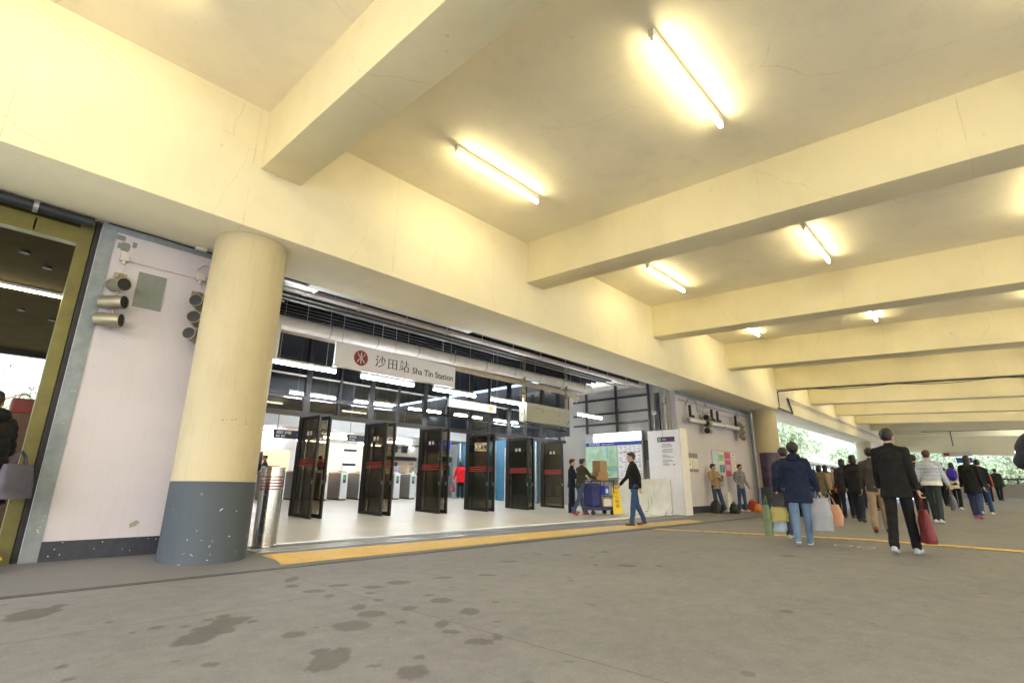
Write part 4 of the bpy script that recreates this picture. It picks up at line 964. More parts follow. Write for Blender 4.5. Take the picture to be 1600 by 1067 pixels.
# ---------------------------------------------------------------- people
def cap(b, p, q, r1, r2, n=10):
    p, q = Vector(p), Vector(q)
    if (q-p).length > 1e-4: b.cyl(p, q, r1, r2, n=n)
    b.ball(p, (r1,)*3, n, 6); b.ball(q, (r2,)*3, n, 6)
def remesh(b, vox, smooth=3, fold=0, seed=0, fs=9, ridge=0):
    me = bpy.data.meshes.new('t'); me.from_pydata(b.v, [], b.f); me.update()
    o = bpy.data.objects.new('t', me); COL.objects.link(o)
    m = o.modifiers.new('r', 'REMESH'); m.mode = 'VOXEL'; m.voxel_size = vox
    if smooth: m = o.modifiers.new('s', 'SMOOTH'); m.iterations = smooth; m.factor = .5
    dg = bpy.context.evaluated_depsgraph_get(); dg.update()
    out = bpy.data.meshes.new_from_object(o.evaluated_get(dg))
    bpy.data.objects.remove(o); bpy.data.meshes.remove(me)
    if fold:
        nv = [v.normal.copy() for v in out.vertices]
        for v, n in zip(out.vertices, nv):
            c = v.co
            f = noise.noise((c.x*fs+seed, c.y*fs, c.z*fs*.55))*.7+noise.noise((c.x*fs*2.3, c.y*fs*2.3+seed, c.z*fs*1.2))*.4
            d = fold*f
            if ridge: d += ridge*(abs(math.sin(c.z*38))-.5)
            v.co = c+n*d
    return out
SKIN = mat('skin', (.50, .30, .20), .5, var=.08, scale=20, bmp=.03); HAIRM = mat('hair_black', (.012, .010, .009), .45, var=.3, stretch=(20, 20, 3), scale=4, bmp=.5, bscale=40)
_cl = {}
def cloth(c, rough=.85):
    k = (tuple(c), rough)
    if k not in _cl: _cl[k] = mat('cloth_%02d' % len(_cl), c, rough, var=.16, scale=7, bmp=.25, bscale=120, spec=.25)
    return _cl[k]
EYEM = mat('eye_dark', (.015, .012, .01), .2, var=0, bmp=0); LIPM = mat('lips', (.33, .13, .11), .5, var=0, bmp=0)
NIGHT, JEAN = (.012, .012, .014), (.055, .10, .19)
def person(loc, yaw, h, label, top, pants, ls=0, rs=0, lk=0, rk=0, la=5, ra=-5, le=12, re=12, lab=8, rab=8, lean=2, hy=0, hip=.86, vx=.012, hair='short', shoe=(.03, .03, .03), haircol=None,
           puffy=0, stripe=None, group=None, lyaw=0, ryaw=0, face=False, hemc=None, name_top='jacket', curl=(35, 35), hood=False, sole=None, cuff=None):
    x, y = loc; t = thing('person', label, 'person', (x, y, gz(x, y)+.006), R(yaw), group); s = h/1.72; t.scale = (s, s, s)
    def ldir(a): a = R(a); return Vector((math.sin(a), 0, -math.cos(a)))
    legs = {}; lo = 9
    for side, sw, kb in ((1, ls, lk), (-1, rs, rk)):
        H = Vector((0, .085*side, 0)); K = H+ldir(sw)*.43; A = K+ldir(sw-kb)*.41; legs[side] = [H, K, A]; lo = min(lo, A.z - (.0 if sw-kb > -25 else .02))
    up = Vector((0, 0, .085-lo)); 
    for k in legs: legs[k] = [p+up for p in legs[k]]
    HC = up.copy(); sp = Vector((math.sin(R(lean)), 0, math.cos(R(lean))))
    P = lambda d, yy=0, fx=0: HC+sp*d+Vector((fx, yy, 0))
    SH = {1: P(.475, .172), -1: P(.475, -.172)}; arms = {}
    for side, sw, el, ab, iy in ((1, la, le, lab, lyaw), (-1, ra, re, rab, ryaw)):
        def ad(a): 
            v = Vector((math.sin(R(a)), side*math.sin(R(ab))*math.cos(R(a)), -math.cos(R(a))*math.cos(R(ab)))); return v.normalized()
        E = SH[side]+ad(sw)*.28
        f = ad(sw+el); f = (Matrix.Rotation(R(iy)*side*-1, 3, 'Z') @ f).normalized()
        Wt = E+f*.25; arms[side] = [SH[side], E, Wt, f]
    NK = P(.565); HD = P(.565)+Vector((.02+.06*math.sin(R(lean)), 0, .125))
    # ---- body: one continuous skin
    b = MB()
    b.ball(P(.02), (.12, .155, .13)); b.ball(P(.2), (.10, .13, .16)); b.ball(P(.38), (.105, .15, .13))
    cap(b, P(.48), SH[1], .05, .042); cap(b, P(.48), SH[-1], .05, .042); cap(b, NK-sp*.08, HD-Vector((.02, 0, .06)), .056, .05)
    for k in (1, -1):
        Hh, K, A = legs[k]; cap(b, Hh, K, .072, .048); cap(b, K, A, .045, .033); cap(b, A, A+Vector((.12, 0, -.045)), .035, .025)
        S0, E, Wt, f = arms[k]; cap(b, S0, E, .042, .034); cap(b, E, Wt, .032, .023)
        # hand: palm, four unequal bent fingers, thumb from the side of the palm
        side = Vector((0, k, 0)); fw = f.cross(side).normalized()   # palm normal
        lat = Vector((1, 0, 0)); lat = (lat-f*lat.dot(f)).normalized()         # towards the thumb side (front)
        nrm = f.cross(lat).normalized()*(-k)                              # from palm outwards to the body side
        pal = Wt+f*.05
        rot = Matrix((f, lat, nrm)).transposed().to_4x4(); rot.translation = pal
        b.ball((0, 0, 0), (.052, .038, .016), 10, 6, rot)
        cu = curl[0 if k == 1 else 1]
        for j, (o_, L_) in enumerate(((.027, .070), (.009, .078), (-.009, .073), (-.026, .058))):
            p = pal+f*.042+lat*o_; d = f; r_ = .0088
            for q in range(3):
                a = R(cu*(q+.6)*.8); d = (f*math.cos(a) + nrm*math.sin(a)); p2 = p+d*L_*(.42, .32, .26)[q]; cap(b, p, p2, r_, r_*.92, 8); p = p2; r_ *= .93
        p = pal-f*.022+lat*.030; d = (f*.55+lat*.75+nrm*.3).normalized(); p2 = p+d*.036; cap(b, p, p2, .0125, .0105, 8); d = (f*.85+lat*.3+nrm*.45).normalized(); cap(b, p2, p2+d*.032, .0105, .0085, 8)
        arms[k].append(pal+f*.05)
    HM = TR(HD, 0, 0, R(hy))
    b.ball((0, 0, .012), (.096, .076, .102), 16, 12, HM); b.ball((.030, 0, -.055), (.062, .056, .062), 12, 8, HM); b.ball((.075, 0, -.088), (.022, .026, .02), 8, 6, HM)
    cap(b, HM @ Vector((.090, 0, .008)), HM @ Vector((.108, 0, -.026)), .009, .014, 8)
    b.ball((.084, .026, .024), (.016, .022, .008), 8, 5, HM); b.ball((.084, -.026, .024), (.016, .022, .008), 8, 5, HM)
    for k in (1, -1): b.ball((-.004, .077*k, -.012), (.017, .010, .030), 8, 6, HM)
    link('body', remesh(b, min(vx, .0075) if face or vx < .011 else vx, 2), SKIN, t, 60)
    if face:
        b = MB(); b.ball((.091, .030, .006), (.006, .012, .006), 8, 6, HM); b.ball((.091, -.030, .006), (.006, .012, .006), 8, 6, HM)
        b.cbox((.095, .030, .024), (.006, .030, .005), HM); b.cbox((.095, -.030, .024), (.006, .030, .005), HM); b.build('eyes', EYEM, t, smooth=True)
        b = MB(); b.ball((.093, 0, -.056), (.008, .022, .007), 10, 6, HM); b.build('mouth', LIPM, t, smooth=True)
    # ---- hair
    b = MB()
    b.ball((-.016, 0, .035), (.098, .086, .095), 16, 10, HM); b.ball((-.042, 0, -.005), (.062, .074, .066), 12, 8, HM)
    b.ball((.045, 0, .085), (.055, .065, .036), 12, 8, HM)
    if hair == 'long': 
        b.ball((-.055, 0, -.09), (.055, .085, .13), 12, 8, HM); b.ball((-.06, 0, -.2), (.045, .08, .12), 12, 8, HM)
    if hair == 'bob': b.ball((-.04, 0, -.05), (.075, .095, .085), 12, 8, HM)
    if hair == 'tail': b.ball((-.11, 0, .03), (.03, .03, .03), 12, 8, HM); cap(b, HM @ Vector((-.12, 0, .02)), HM @ Vector((-.11, 0, -.16)), .028, .015)
    if hair == 'wild': b.ball((-.02, 0, .05), (.11, .10, .10), 12, 8, HM)
    link('hair', remesh(b, .010, 1, .015, 3, 24), haircol or HAIRM, t, 60)
    # ---- trousers
    b = MB(); b.ball(P(.0, 0, -.01), (.122, .150, .12)); b.ball(P(.09), (.105, .135, .08)); 
    for k in (1, -1):
        Hh, K, A = legs[k]; cap(b, Hh+Vector((0, 0, .0)), K, .090, .070); cap(b, K, A+Vector((0, 0, .035)), .068, .060)
        cap(b, A+Vector((0, 0, .035)), A+Vector((.015, 0, -.005)), .060, .062)
    link('trousers', remesh(b, vx, 2, .010, yaw, 11), cloth(pants), t, 60)
    # ---- shoes
    for k in (1, -1):
        A = legs[k][2]; sw, kb = ((ls, lk) if k == 1 else (rs, rk)); pit = R(max(0, -(sw-kb)-12)*.9) - R(max(0, (sw-kb)-8)*.5)
        Mx = TR(A-Vector((0, 0, 0)), 0, pit, R(4*k))
        b = MB(); b.ball((.0, 0, -.040), (.062, .042, .045), 12, 8, Mx); b.ball((.08, 0, -.052), (.085, .045, .033), 12, 8, Mx); b.ball((.14, 0, -.056), (.05, .043, .026), 12, 8, Mx); b.box((-.055, -.035, -.085), (.17, .035, -.06), Mx)
        o = link('shoe', remesh(b, .009, 2), cloth(shoe, .5), t, 60)
        if sole:
            b = MB(); b.box((-.058, -.040, -.088), (.178, .040, -.070), Mx); b.build('sole', cloth(sole, .5), o, bevel=.01)
    # ---- top
    g = 1+puffy; b = MB(); z0 = hip-.92+.02
    b.ball(P(.38), (.135*g, .180*g, .15)); b.ball(P(.28), (.13*g, .165*g, .17)); cap(b, P(.515, .03), SH[1], .07, .064*g); cap(b, P(.515, -.03), SH[-1], .07, .064*g)
    nseg = 4; ext = max(0, .80-hip)/.3
    prev = None
    vs = []; n_ = 24
    for i in range(9):
        u = i/8; d = .30*(1-u)+(z0-.05)*u; c_ = P(d)
        rx, ry = (.125+(.014+ext*.12)*u-.012*math.sin(math.pi*u))*g, (.168+(.010+ext*.10)*u-.014*math.sin(math.pi*u))*g
        for j in range(n_):
            a = 2*math.pi*j/n_; vs.append((c_.x+rx*math.cos(a), c_.y+ry*math.sin(a), c_.z))
    b.add(vs, [(i*n_+j, (i+1)*n_+j, (i+1)*n_+(j+1) % n_, i*n_+(j+1) % n_) for i in range(8) for j in range(n_)]+[tuple(range(n_)), tuple(8*n_+j for j in range(n_-1, -1, -1))])
    cap(b, P(.50), P(.565, 0, .005), .085, .068)
    if hood: b.ball(P(.56, 0, -.085), (.08, .12, .075))
    for k in (1, -1):
        S0, E, Wt = arms[k][:3]; cap(b, S0, E, .064*g, .052*g); cap(b, E, Wt-(Wt-E)*.08, .052*g, .040*g)
    link(name_top, remesh(b, vx, 6, .014, yaw+9, 8, .010 if puffy > .19 else 0), cloth(top), t, 60)
    if hemc:
        b = MB(); b.ball(P(z0-.01), (.145*g, .182*g, .055), 16, 8); b.cyl(P(z0), P(z0-.09), .15*g, .155*g, n=20); b.cyl(P(z0, .04), P(z0-.09, .04), .14*g, .148*g, n=20); b.cyl(P(z0, -.04), P(z0-.09, -.04), .14*g, .148*g, n=20)
        link('shirt_hem', remesh(b, vx, 2, .008, 1, 12), cloth(hemc), t, 60)
    t['_h'] = 0; del t['_h']
    Mw = Matrix.Translation(t.location) @ Matrix.Rotation(R(yaw), 4, 'Z') @ Matrix.Scale(s, 4)
    return t, {k: Mw @ arms[k][4] for k in arms}, Mw, P
def bag(p, yaw, w, h, d, c, label, cat='bag', name='carrier_bag', hang=.16, slump=.15, rough=.5, handles=True, tilt=0, strap=None):
    # p = where the hand grips; the bag hangs below it
    t = thing(name, label, cat, p, R(yaw), rot=(0, R(tilt), R(yaw)))
    b = MB(); n = 18; vs = []; m = 10
    for j in range(m+1):
        v = j/m; wz = w/2*(1-.18*v+slump*math.sin(math.pi*(1-v))); dz = d/2*(.25+.75*(1-v)**.6+.1)
        for i in range(n):
            a = 2*math.pi*i/n; ca, sa = math.cos(a), math.sin(a); e = .55
            xx = math.copysign(abs(ca)**e, ca)*wz; yy = math.copysign(abs(sa)**e, sa)*dz
            q = noise.noise((xx*9+p[0], yy*9, v*4))*.018
            vs.append((xx+q, yy+q, -hang-h+h*v + (.012*noise.noise((xx*7, yy*7, p[1])) if 0 < j else 0)))
    fs = [(j*n+i, j*n+(i+1) % n, (j+1)*n+(i+1) % n, (j+1)*n+i) for j in range(m) for i in range(n)]+[tuple(range(n-1, -1, -1)), tuple(m*n+i for i in range(n))]
    b.add(vs, fs); b.build('bag_body', mat(name+'_fabric', c, rough, var=.14, scale=6, bmp=.5, bscale=14), t, smooth=60)
    if handles:
        b = MB()
        for yy in (d*.12, -d*.12): b.tube([(-w*.2, yy, -hang), (-w*.12, yy*.6, -hang*.35), (0, yy*.2, .0), (w*.12, yy*.6, -hang*.35), (w*.2, yy, -hang)], .006 if name == 'carrier_bag' else .009, 6)
        b.build('handles', cloth(strap or sc(c, .7), .6), t, smooth=True)
    return t
def backpack(Mw, P, c, label, fwd=-.20, d=.36, size=(.15, .26, .40)):
    pos = Mw @ (P(d)+Vector((fwd, 0, 0))); t = thing('backpack', label, 'backpack', pos); t.rotation_euler = Mw.to_euler()
    sx, sy, sz = size; b = MB(); b.ball((0, 0, 0), (sx/2, sy/2, sz/2), 16, 10); b.cbox((0, 0, 0), (sx*.5, sy*.6, sz*.62)); link('pack', remesh(b, .014, 4, .006, 2), cloth(c, .6), t, 60)
    b = MB(); b.ball((-sx*.42, 0, -sz*.2), (sx*.25, sy*.36, sz*.22), 12, 8); link('pocket', remesh(b, .014, 3), cloth(sc(c, .8), .6), t, 60)
    b = MB()
    for k in (1, -1): b.tube([(sx*.3, .075*k, sz*.45), (.16, .10*k, .20), (.27, .11*k, .14), (.30, .11*k, -.05), (.2, .13*k, -.16), (sx*.3, .11*k, -sz*.4)], .014, 6)
    b.ball((sx*.3, 0, sz*.42), (.02, .09, .02), 8, 6); link('straps', remesh(b, .012, 1), cloth(sc(c, .6), .6), t, 60)
    return t
BLK = (.011, .011, .012)
GRP = 'people walking through the concourse'
# left edge: dark coat with grey bag
p, hnd, Mw, P = person((.16, 7.90), 120, 1.86, 'person in a black hooded coat at the left edge holding a grey bag', BLK, (.03, .02, .015), ls=12, rs=-12, rk=10, hip=.66, vx=.011, hair='short', le=55, la=20, lab=14, hood=True, puffy=.22, re=60, ra=15, rab=20, hy=-40)
bag((.47, 7.86, 1.28), 46, .42, .36, .16, (.085, .085, .12), 'grey fabric handbag carried before the olive post', 'handbag', 'handbag', hang=.14, slump=.04, rough=.7)
# man in black jacket on the tactile strip
p, hnd, Mw, P = person((12.0, 7.0), 138, 1.78, 'man in black jacket and blue jeans walking on the tactile strip', BLK, (.035, .075, .17), ls=9, rs=-9, rk=14, lk=2, la=-18, ra=20, le=18, re=22, vx=.009, face=True, hair='short', shoe=(.09, .045, .03), hip=.88, curl=(40, 40), hy=-8)
# cart worker
p, hnd, Mw, P = person((13.25, 9.6), -12, 1.70, 'worker in olive jacket and jeans pushing the cleaning cart', (.045, .04, .022), (.045, .07, .13), ls=16, rs=-18, rk=14, la=35, ra=40, le=45, re=40, lean=9, vx=.010, face=True, shoe=(.25, .02, .03), curl=(60, 60))
p, hnd, Mw, P = person((13.75, 10.3), -60, 1.66, 'worker in dark navy clothes standing behind the cleaning cart', (.015, .018, .04), (.015, .018, .04), ls=4, rs=-4, la=30, ra=25, le=50, re=40, vx=.012, hip=.84)
o = MB().cbox((0, 0, 0), (.03, .30, .12)).build('vest_panel', mat('lime_cloth', (.25, .38, .10), .7), bevel=.01); o.location = (13.98, 9.72, 1.34); o.rotation_euler = (R(15), R(70), R(-20)); tag(o, 'pale green cloth draped over the cart handle end', 'cloth')
# woman in red
p, hnd, Mw, P = person((15.3, 17.5), 60, 1.58, 'woman in a red padded jacket facing the ticket machine', (.62, .012, .02), BLK, ls=3, rs=-3, le=20, la=10, re=50, ra=20, hair='bob', puffy=.22, hip=.80, vx=.014, shoe=(.6, .6, .6), lab=16)
bag(tuple(hnd[1]-Vector((0, 0, .0))), 20, .34, .30, .14, (.35, .10, .13), 'pink patterned handbag held by the woman in red', 'handbag', 'handbag', hang=.16)
person((10.35, 20.4), 100, 1.68, 'person in dark grey top bending behind the fare gates', (.05, .045, .07), BLK, lean=22, la=50, ra=50, vx=.016)
person((14.95, 22.0), 80, 1.62, 'person in pale grey top behind the service counter on its left', (.30, .29, .38), BLK, vx=.018, hair='bob')
person((16.0, 22.2), -120, 1.62, 'staff member in khaki shirt leaning over the service counter', (.36, .34, .26), BLK, lean=25, la=55, ra=55, vx=.018, face=True)
person((8.3, 21.1), 150, 1.6, 'shopper in dark blue coat beside the kiosk', (.02, .025, .05), BLK, vx=.018)
# two men at the wall
p, hnd, Mw, P = person((19.55, 7.98), -118, 1.74, 'man in tan jacket leaning on the lilac wall with folded arms', (.30, .215, .13), (.03, .06, .12), ls=18, rs=4, rk=4, lk=-4, la=26, ra=24, le=88, re=92, lyaw=62, ryaw=55, lab=12, rab=12, lean=-6, vx=.009, face=True, shoe=(.55, .55, .52), hip=.86, curl=(50, 50), hy=28)
p, hnd, Mw, P = person((21.75, 7.86), -112, 1.80, 'man in grey sweatshirt standing by the lilac wall with hands in pockets', (.22, .225, .25), (.045, .085, .16), ls=5, rs=-5, la=-6, ra=-4, le=42, re=42, lyaw=35, ryaw=35, lab=16, rab=16, vx=.009, face=True, shoe=(.5, .5, .5), hip=.87, curl=(70, 70), name_top='sweatshirt', hy=-8)
backpack(Mw, P, (.03, .03, .035), 'dark backpack on the back of the man in grey sweatshirt', fwd=-.19)
for (x, y, w, h, d, c, lab, yaw) in ((20.1, 7.6, .42, .36, .34, BLK, 'black soft bag on the pavement between the two leaning men', 20), (19.35, 7.95, .35, .42, .3, (.02, .02, .022), 'black bag on the pavement behind the man in tan jacket', 60), (22.1, 7.4, .40, .30, .3, (.62, .20, .03), 'orange bag on the pavement at the feet of the man in grey', 10), (22.15, 7.62, .3, .42, .2, (.5, .06, .02), 'red orange bag standing behind the orange one', 70), (20.75, 8.0, .42, .72, .2, (.62, .62, .6), 'white sack leaning on the lilac wall between the men', 5)):
    bag((x, y, gz(x, y)+h+.065), yaw, w, h, d, c, lab, 'bag', 'floor_bag', hang=.06, slump=.3)
o = MB().cbox((0, 0, 0), (.34, .04, .5)).build('payphone', M_['galv'], bevel=.02); o.location = (20.7, 8.2, 1.25); tag(o, 'grey metal box on the wall between the two men', 'wall box'); MB().cbox((0, -.03, .05), (.24, .02, .2)).build('dark_face', M_['black'], o)
# walking crowd, nearest first
p, hnd, Mw, P = person((9.75, 2.60), 14, 1.64, 'person in navy jacket and pale jeans carrying many bags', (.012, .018, .045), (.13, .20, .32), ls=-14, rs=13, lk=16, la=6, ra=4, le=14, re=14, lab=18, rab=16, vx=.009, hair='wild', hip=.74, shoe=(.12, .2, .3), sole=(.7, .7, .7), puffy=.12, group=GRP, curl=(65, 65), hood=True)
L_h, R_h = hnd[1], hnd[-1]
bag((L_h.x, L_h.y-.02, L_h.z), 100, .26, .26, .16, (.34, .29, .07), 'yellow carrier bag in the left hand of the person in navy')
bag((L_h.x+.05, L_h.y+.08, L_h.z-.16), 80, .34, .26, .16, (.32, .40, .48), 'pale blue carrier bag held low beside the yellow one')
bag((L_h.x, L_h.y-.04, L_h.z+.20), 90, .24, .22, .14, BLK, 'black bag with a white mark above the yellow bag', 'bag', 'shoulder_bag')
bag((L_h.x-.04, L_h.y+.17, L_h.z+.0), 70, .14, .50, .10, (.14, .19, .10), 'long green carrier bag hanging at the far left of the bags')
bag((R_h.x-.05, R_h.y+.02, R_h.z+.14), 95, .30, .50, .2, (.30, .31, .36), 'large white plastic bag in the right hand of the person in navy')
bag((R_h.x+.8, R_h.y+.05, R_h.z+.02), 90, .30, .34, .18, (.48, .24, .15), 'orange carrier bag held by the person behind the one in navy')
person((10.6, 3.0), 10, 1.64, 'person in dark blue jacket hidden behind the person in navy', (.025, .03, .06), (.06, .09, .15), ls=15, rs=-14, rk=18, vx=.012, group=GRP, shoe=(.45, .4, .35))
p, hnd, Mw, P = person((9.50, 1.22), -4, 1.76, 'man in black suit jacket walking away with a red bag', BLK, BLK, ls=-12, rs=10, lk=14, la=10, ra=-6, le=16, re=10, lab=8, rab=8, vx=.009, hip=.78, hair='short', shoe=(.4, .42, .45), group=GRP, curl=(60, 60), puffy=.08)
bag(tuple(hnd[-1]), 20, .34, .44, .14, (.15, .010, .016), 'dark red bag in the right hand of the man in black suit', tilt=0, hang=.18)
person((12.9, 2.0), 5, 1.66, 'person in tan trousers half hidden behind the man in black suit', (.05, .045, .04), (.26, .19, .13), ls=-16, rs=14, lk=14, vx=.012, shoe=(.15, .03, .03), group=GRP)
p, hnd, Mw, P = person((16.4, 2.95), 0, 1.70, 'broad person in black coat left of the man in black suit', BLK, (.012, .015, .025), ls=12, rs=-12, rk=16, vx=.012, puffy=.15, hip=.78, hair='bob', group=GRP)
p, hnd, Mw, P = person((16.67, 1.40), -4, 1.74, 'person in silver padded jacket with white shirt hem walking away', (.42, .46, .54), (.03, .04, .045), ls=14, rs=-10, rk=14, la=-12, ra=8, le=14, re=14, lab=14, rab=14, vx=.011, puffy=.2, hip=.95, hair='short', haircol=mat('hair_brown', (.06, .022, .018), .5), hemc=(.70, .70, .62), shoe=(.55, .55, .52), group=GRP, curl=(60, 60))
bag(tuple(hnd[-1]), 0, .30, .34, .14, (.10, .11, .13), 'dark grey bag in the right hand of the person in silver', hang=.16)
person((17.9, 1.8), 10, 1.68, 'person in dark blue coat behind the person in silver', (.02, .03, .07), BLK, ls=-12, rs=12, lk=10, vx=.014, group=GRP)
p, hnd, Mw, P = person((24.3, 1.40), -4, 1.60, 'person in cream coat with a blue backpack walking away', (.62, .58, .48), BLK, ls=10, rs=-10, rk=12, vx=.013, hair='bob', hip=.80, group=GRP, shoe=(.6, .6, .6))
backpack(Mw, P, (.05, .03, .40), 'bright blue backpack on the person in cream coat', size=(.18, .32, .46))
p, hnd, Mw, P = person((19.24, .76), -8, 1.66, 'woman with long black hair in black coat walking away', BLK, (.03, .04, .10), ls=12, rs=-12, rk=14, vx=.012, hair='long', hip=.72, group=GRP, shoe=(.3, .06, .14))
person((21.6, .62), -8, 1.62, 'person in dark jacket and jeans beside the long haired woman', (.014, .02, .03), (.03, .07, .15), ls=-12, rs=12, lk=12, vx=.014, group=GRP, shoe=(.5, .5, .5))
person((35.5, .8), 0, 1.5, 'distant child in orange jacket near the parapet', (.75, .10, .02), BLK, ls=8, rs=-8, vx=.018, group=GRP)
p, hnd, Mw, P = person((38.5, .45), -8, 1.66, 'distant person in dark green coat with a shoulder bag near the parapet', (.02, .03, .022), BLK, ls=12, rs=-12, rk=10, vx=.018, hip=.72, group=GRP)
bag(tuple(Mw @ (P(.35)+Vector((-.02, -.22, 0)))), 0, .34, .32, .16, (.02, .03, .03), 'dark shoulder bag of the distant person near the parapet', 'bag', 'shoulder_bag')
crowd = [(17.5, 4.35, 1.68, (.02, .025, .06), JEAN, 'person in dark navy coat behind the bags'), (20.4, 4.7, 1.66, (.16, .13, .09), (.05, .08, .12), 'person in brown grey coat in the middle of the crowd'), (22.2, 4.9, 1.72, (.30, .25, .15), BLK, 'person in beige jacket in the middle of the crowd'),
         (23.9, 5.0, 1.70, (.32, .03, .03), BLK, 'person in red jacket in the far crowd'), (25.6, 4.6, 1.70, (.10, .14, .13), BLK, 'person in grey green jacket in the far crowd'), (22.8, 4.1, 1.62, (.12, .02, .05), (.03, .03, .05), 'person in dark wine coat in the far crowd'), (27.5, 5.6, 1.7, (.4, .3, .26), BLK, 'person in pale coat beyond the crowd'), (19.6, 5.2, 1.74, (.03, .03, .035), BLK, 'person with dark hair and black coat at the left of the crowd'), (24.4, 3.7, 1.66, (.25, .02, .06), BLK, 'person in crimson jacket behind the broad person in black'), (28.7, 4.9, 1.72, (.02, .02, .03), BLK, 'person in black beyond the far crowd')]
for k, (x, y, h, tc, pc, lab) in enumerate(crowd):
    person((x, y), random.choice((0, 10, -10, 175, 185)), h, lab, tc, pc, ls=12 if k % 2 else -12, rs=-12 if k % 2 else 12, rk=12, vx=.015, hair=('short', 'bob', 'long')[k % 3], hip=(.84, .76, .88)[k % 3], group=GRP)
crowd2 = [(18.4, 3.6, 1.7, (.03, .03, .035), BLK, 'person in charcoal coat between the navy coat and the broad person'), (21.0, 3.9, 1.66, (.05, .03, .03), JEAN, 'person in dark brown jacket and jeans in the mid distance'), (26.3, 3.9, 1.72, (.05, .07, .10), BLK, 'person in slate blue jacket in the far crowd'), (30.5, 4.2, 1.7, (.03, .03, .03), BLK, 'person in black far behind the crowd'), (31.5, 2.9, 1.66, (.2, .18, .16), BLK, 'person in light brown jacket far behind the crowd'), (27.0, 1.9, 1.7, (.02, .03, .05), BLK, 'person in dark blue beside the cream coat'), (29.5, .9, 1.68, (.04, .04, .05), BLK, 'person in dark grey far behind the long haired woman')]
for k, (x, y, h, tc, pc, lab) in enumerate(crowd2):
    person((x, y), (5, -8, 178, 0)[k % 4], h, lab, tc, pc, ls=14 if k % 2 else -13, rs=-13 if k % 2 else 14, rk=14, la=-8, ra=12, vx=.016, hair=('bob', 'short')[k % 2], hip=(.78, .86)[k % 2], group=GRP)
# backpack wearer at the right edge
p, hnd, Mw, P = person((6.99, -0.43), -45, 1.70, 'person at the right edge wearing a dark round backpack', (.10, .06, .07), BLK, ls=10, rs=-10, vx=.012, group=GRP)
backpack(Mw, P, (.018, .022, .03), 'dark round backpack poking in at the right edge', size=(.30, .34, .40), fwd=-.27)
# ---------------------------------------------------------------- trees and far things
def leafmat(name, c):
    m = bpy.data.materials.new(name); t, N, L, b = nodes(m)
    g = N.new('ShaderNodeNewGeometry'); L.new(ramp(N, L, g.outputs['Random Per Island'], .0, sc(c, .55), 1., sc(c, 1.5)), b.inputs['Base Color']); b.inputs['Roughness'].default_value = .5
    tl = N.new('ShaderNodeBsdfTranslucent'); L.new(ramp(N, L, g.outputs['Random Per Island'], .0, (.12, .15, .11), 1., (.42, .46, .38)), tl.inputs[0])
    mx = N.new('ShaderNodeMixShader'); mx.inputs[0].default_value = .5; L.new(b.outputs[0], mx.inputs[1]); L.new(tl.outputs[0], mx.inputs[2]); L.new(mx.outputs[0], N['Material Output'].inputs[0])
    return m
LM = [leafmat('leaf_deep', (.06, .11, .05)), leafmat('leaf_mid', (.09, .15, .075)), leafmat('leaf_pale', (.12, .18, .09)), leafmat('leaf_autumn', (.12, .09, .06))]
def tree(x, y, h, r, lm, lab, n=2600, ls=.17, z0=-5., sparse=False, grp='trees beyond the concourse'):
    t = thing('tree', lab, 'tree', (x, y, z0), 0, grp); H = h-z0; rnd = random.Random(int(x*31+y*17))
    b = MB(); pts = [(0, 0, 0), (rnd.uniform(-.3, .3), rnd.uniform(-.3, .3), H*.3), (rnd.uniform(-.5, .5), rnd.uniform(-.5, .5), H*.6), (0, 0, H*.85)]
    rr = [.32, .25, .16, .06]
    for i in range(3): b.cyl(pts[i], pts[i+1], rr[i], rr[i+1], n=10)
    cl = []
    for k in range(26 if not sparse else 40):
        a = rnd.uniform(0, 6.28); e = rnd.uniform(-.5, 1); q = rnd.uniform(.45, 1.)**.6
        c = Vector((r*q*math.cos(a)*math.cos(e), r*q*math.sin(a)*math.cos(e), H-r*1.05+r*1.05*q*math.sin(e))); cl.append((c, r*rnd.uniform(.2, .42)))
        s0 = Vector(pts[2 if k % 2 else 1]).lerp(Vector(pts[3]), rnd.uniform(.1, .7)); mid = s0.lerp(c, .5)+Vector((0, 0, .2)); b.cyl(s0, mid, .07, .045, n=6); b.cyl(mid, c, .045, .015, n=6)
        if sparse:
            for _ in range(5): b.cyl(c, c+Vector((rnd.gauss(0, .5), rnd.gauss(0, .5), rnd.gauss(.1, .4))), .015, .006, n=4)
    b.build('trunk', M_['barkm'], t, smooth=True)
    b = MB()
    for i in range(n):
        c, cr = cl[rnd.randrange(len(cl))]; v = Vector((rnd.gauss(0, 1), rnd.gauss(0, 1), rnd.gauss(0, .75))); v = v.normalized()*cr*rnd.uniform(.3, 1.05)**.5 if not sparse else v*cr*.5
        p = c+v; a = Vector((rnd.gauss(0, 1), rnd.gauss(0, 1), rnd.gauss(0, 1))).normalized(); u = a.orthogonal().normalized(); s = ls*rnd.uniform(.6, 1.4)
        b.add([p-a*s, p+u*s*.42, p+a*s, p-u*s*.42], [(0, 1, 2, 3)])
    b.build('crown', lm, t)
    return t
KN = ['deep green tree seen past the second column', 'mid green tree seen past the second column', 'pale green tree seen past the second column']
for k, (x, y, h, r, q) in enumerate(((44, 15.5, 8.2, 3.6, 1), (50, 20, 9.5, 4.2, 0), (58, 17, 8.0, 3.4, 2), (62, 24, 12, 5, 0), (72, 19.5, 9.4, 3.8, 1), (84, 25, 12, 5, 0), (79, 14.5, 6.2, 3.2, 2), (92, 16, 7.5, 3.8, 1), (46, 25, 12.5, 4.5, 0), (39, 20, 11.5, 4, 1))):
    tree(x, y, h, r, LM[q], KN[q]+', '+NM[k % 6]+(' of the front ones' if y < 20 else ' of the taller ones')+(' farther on' if k > 5 else ''), n=3800, ls=.20)
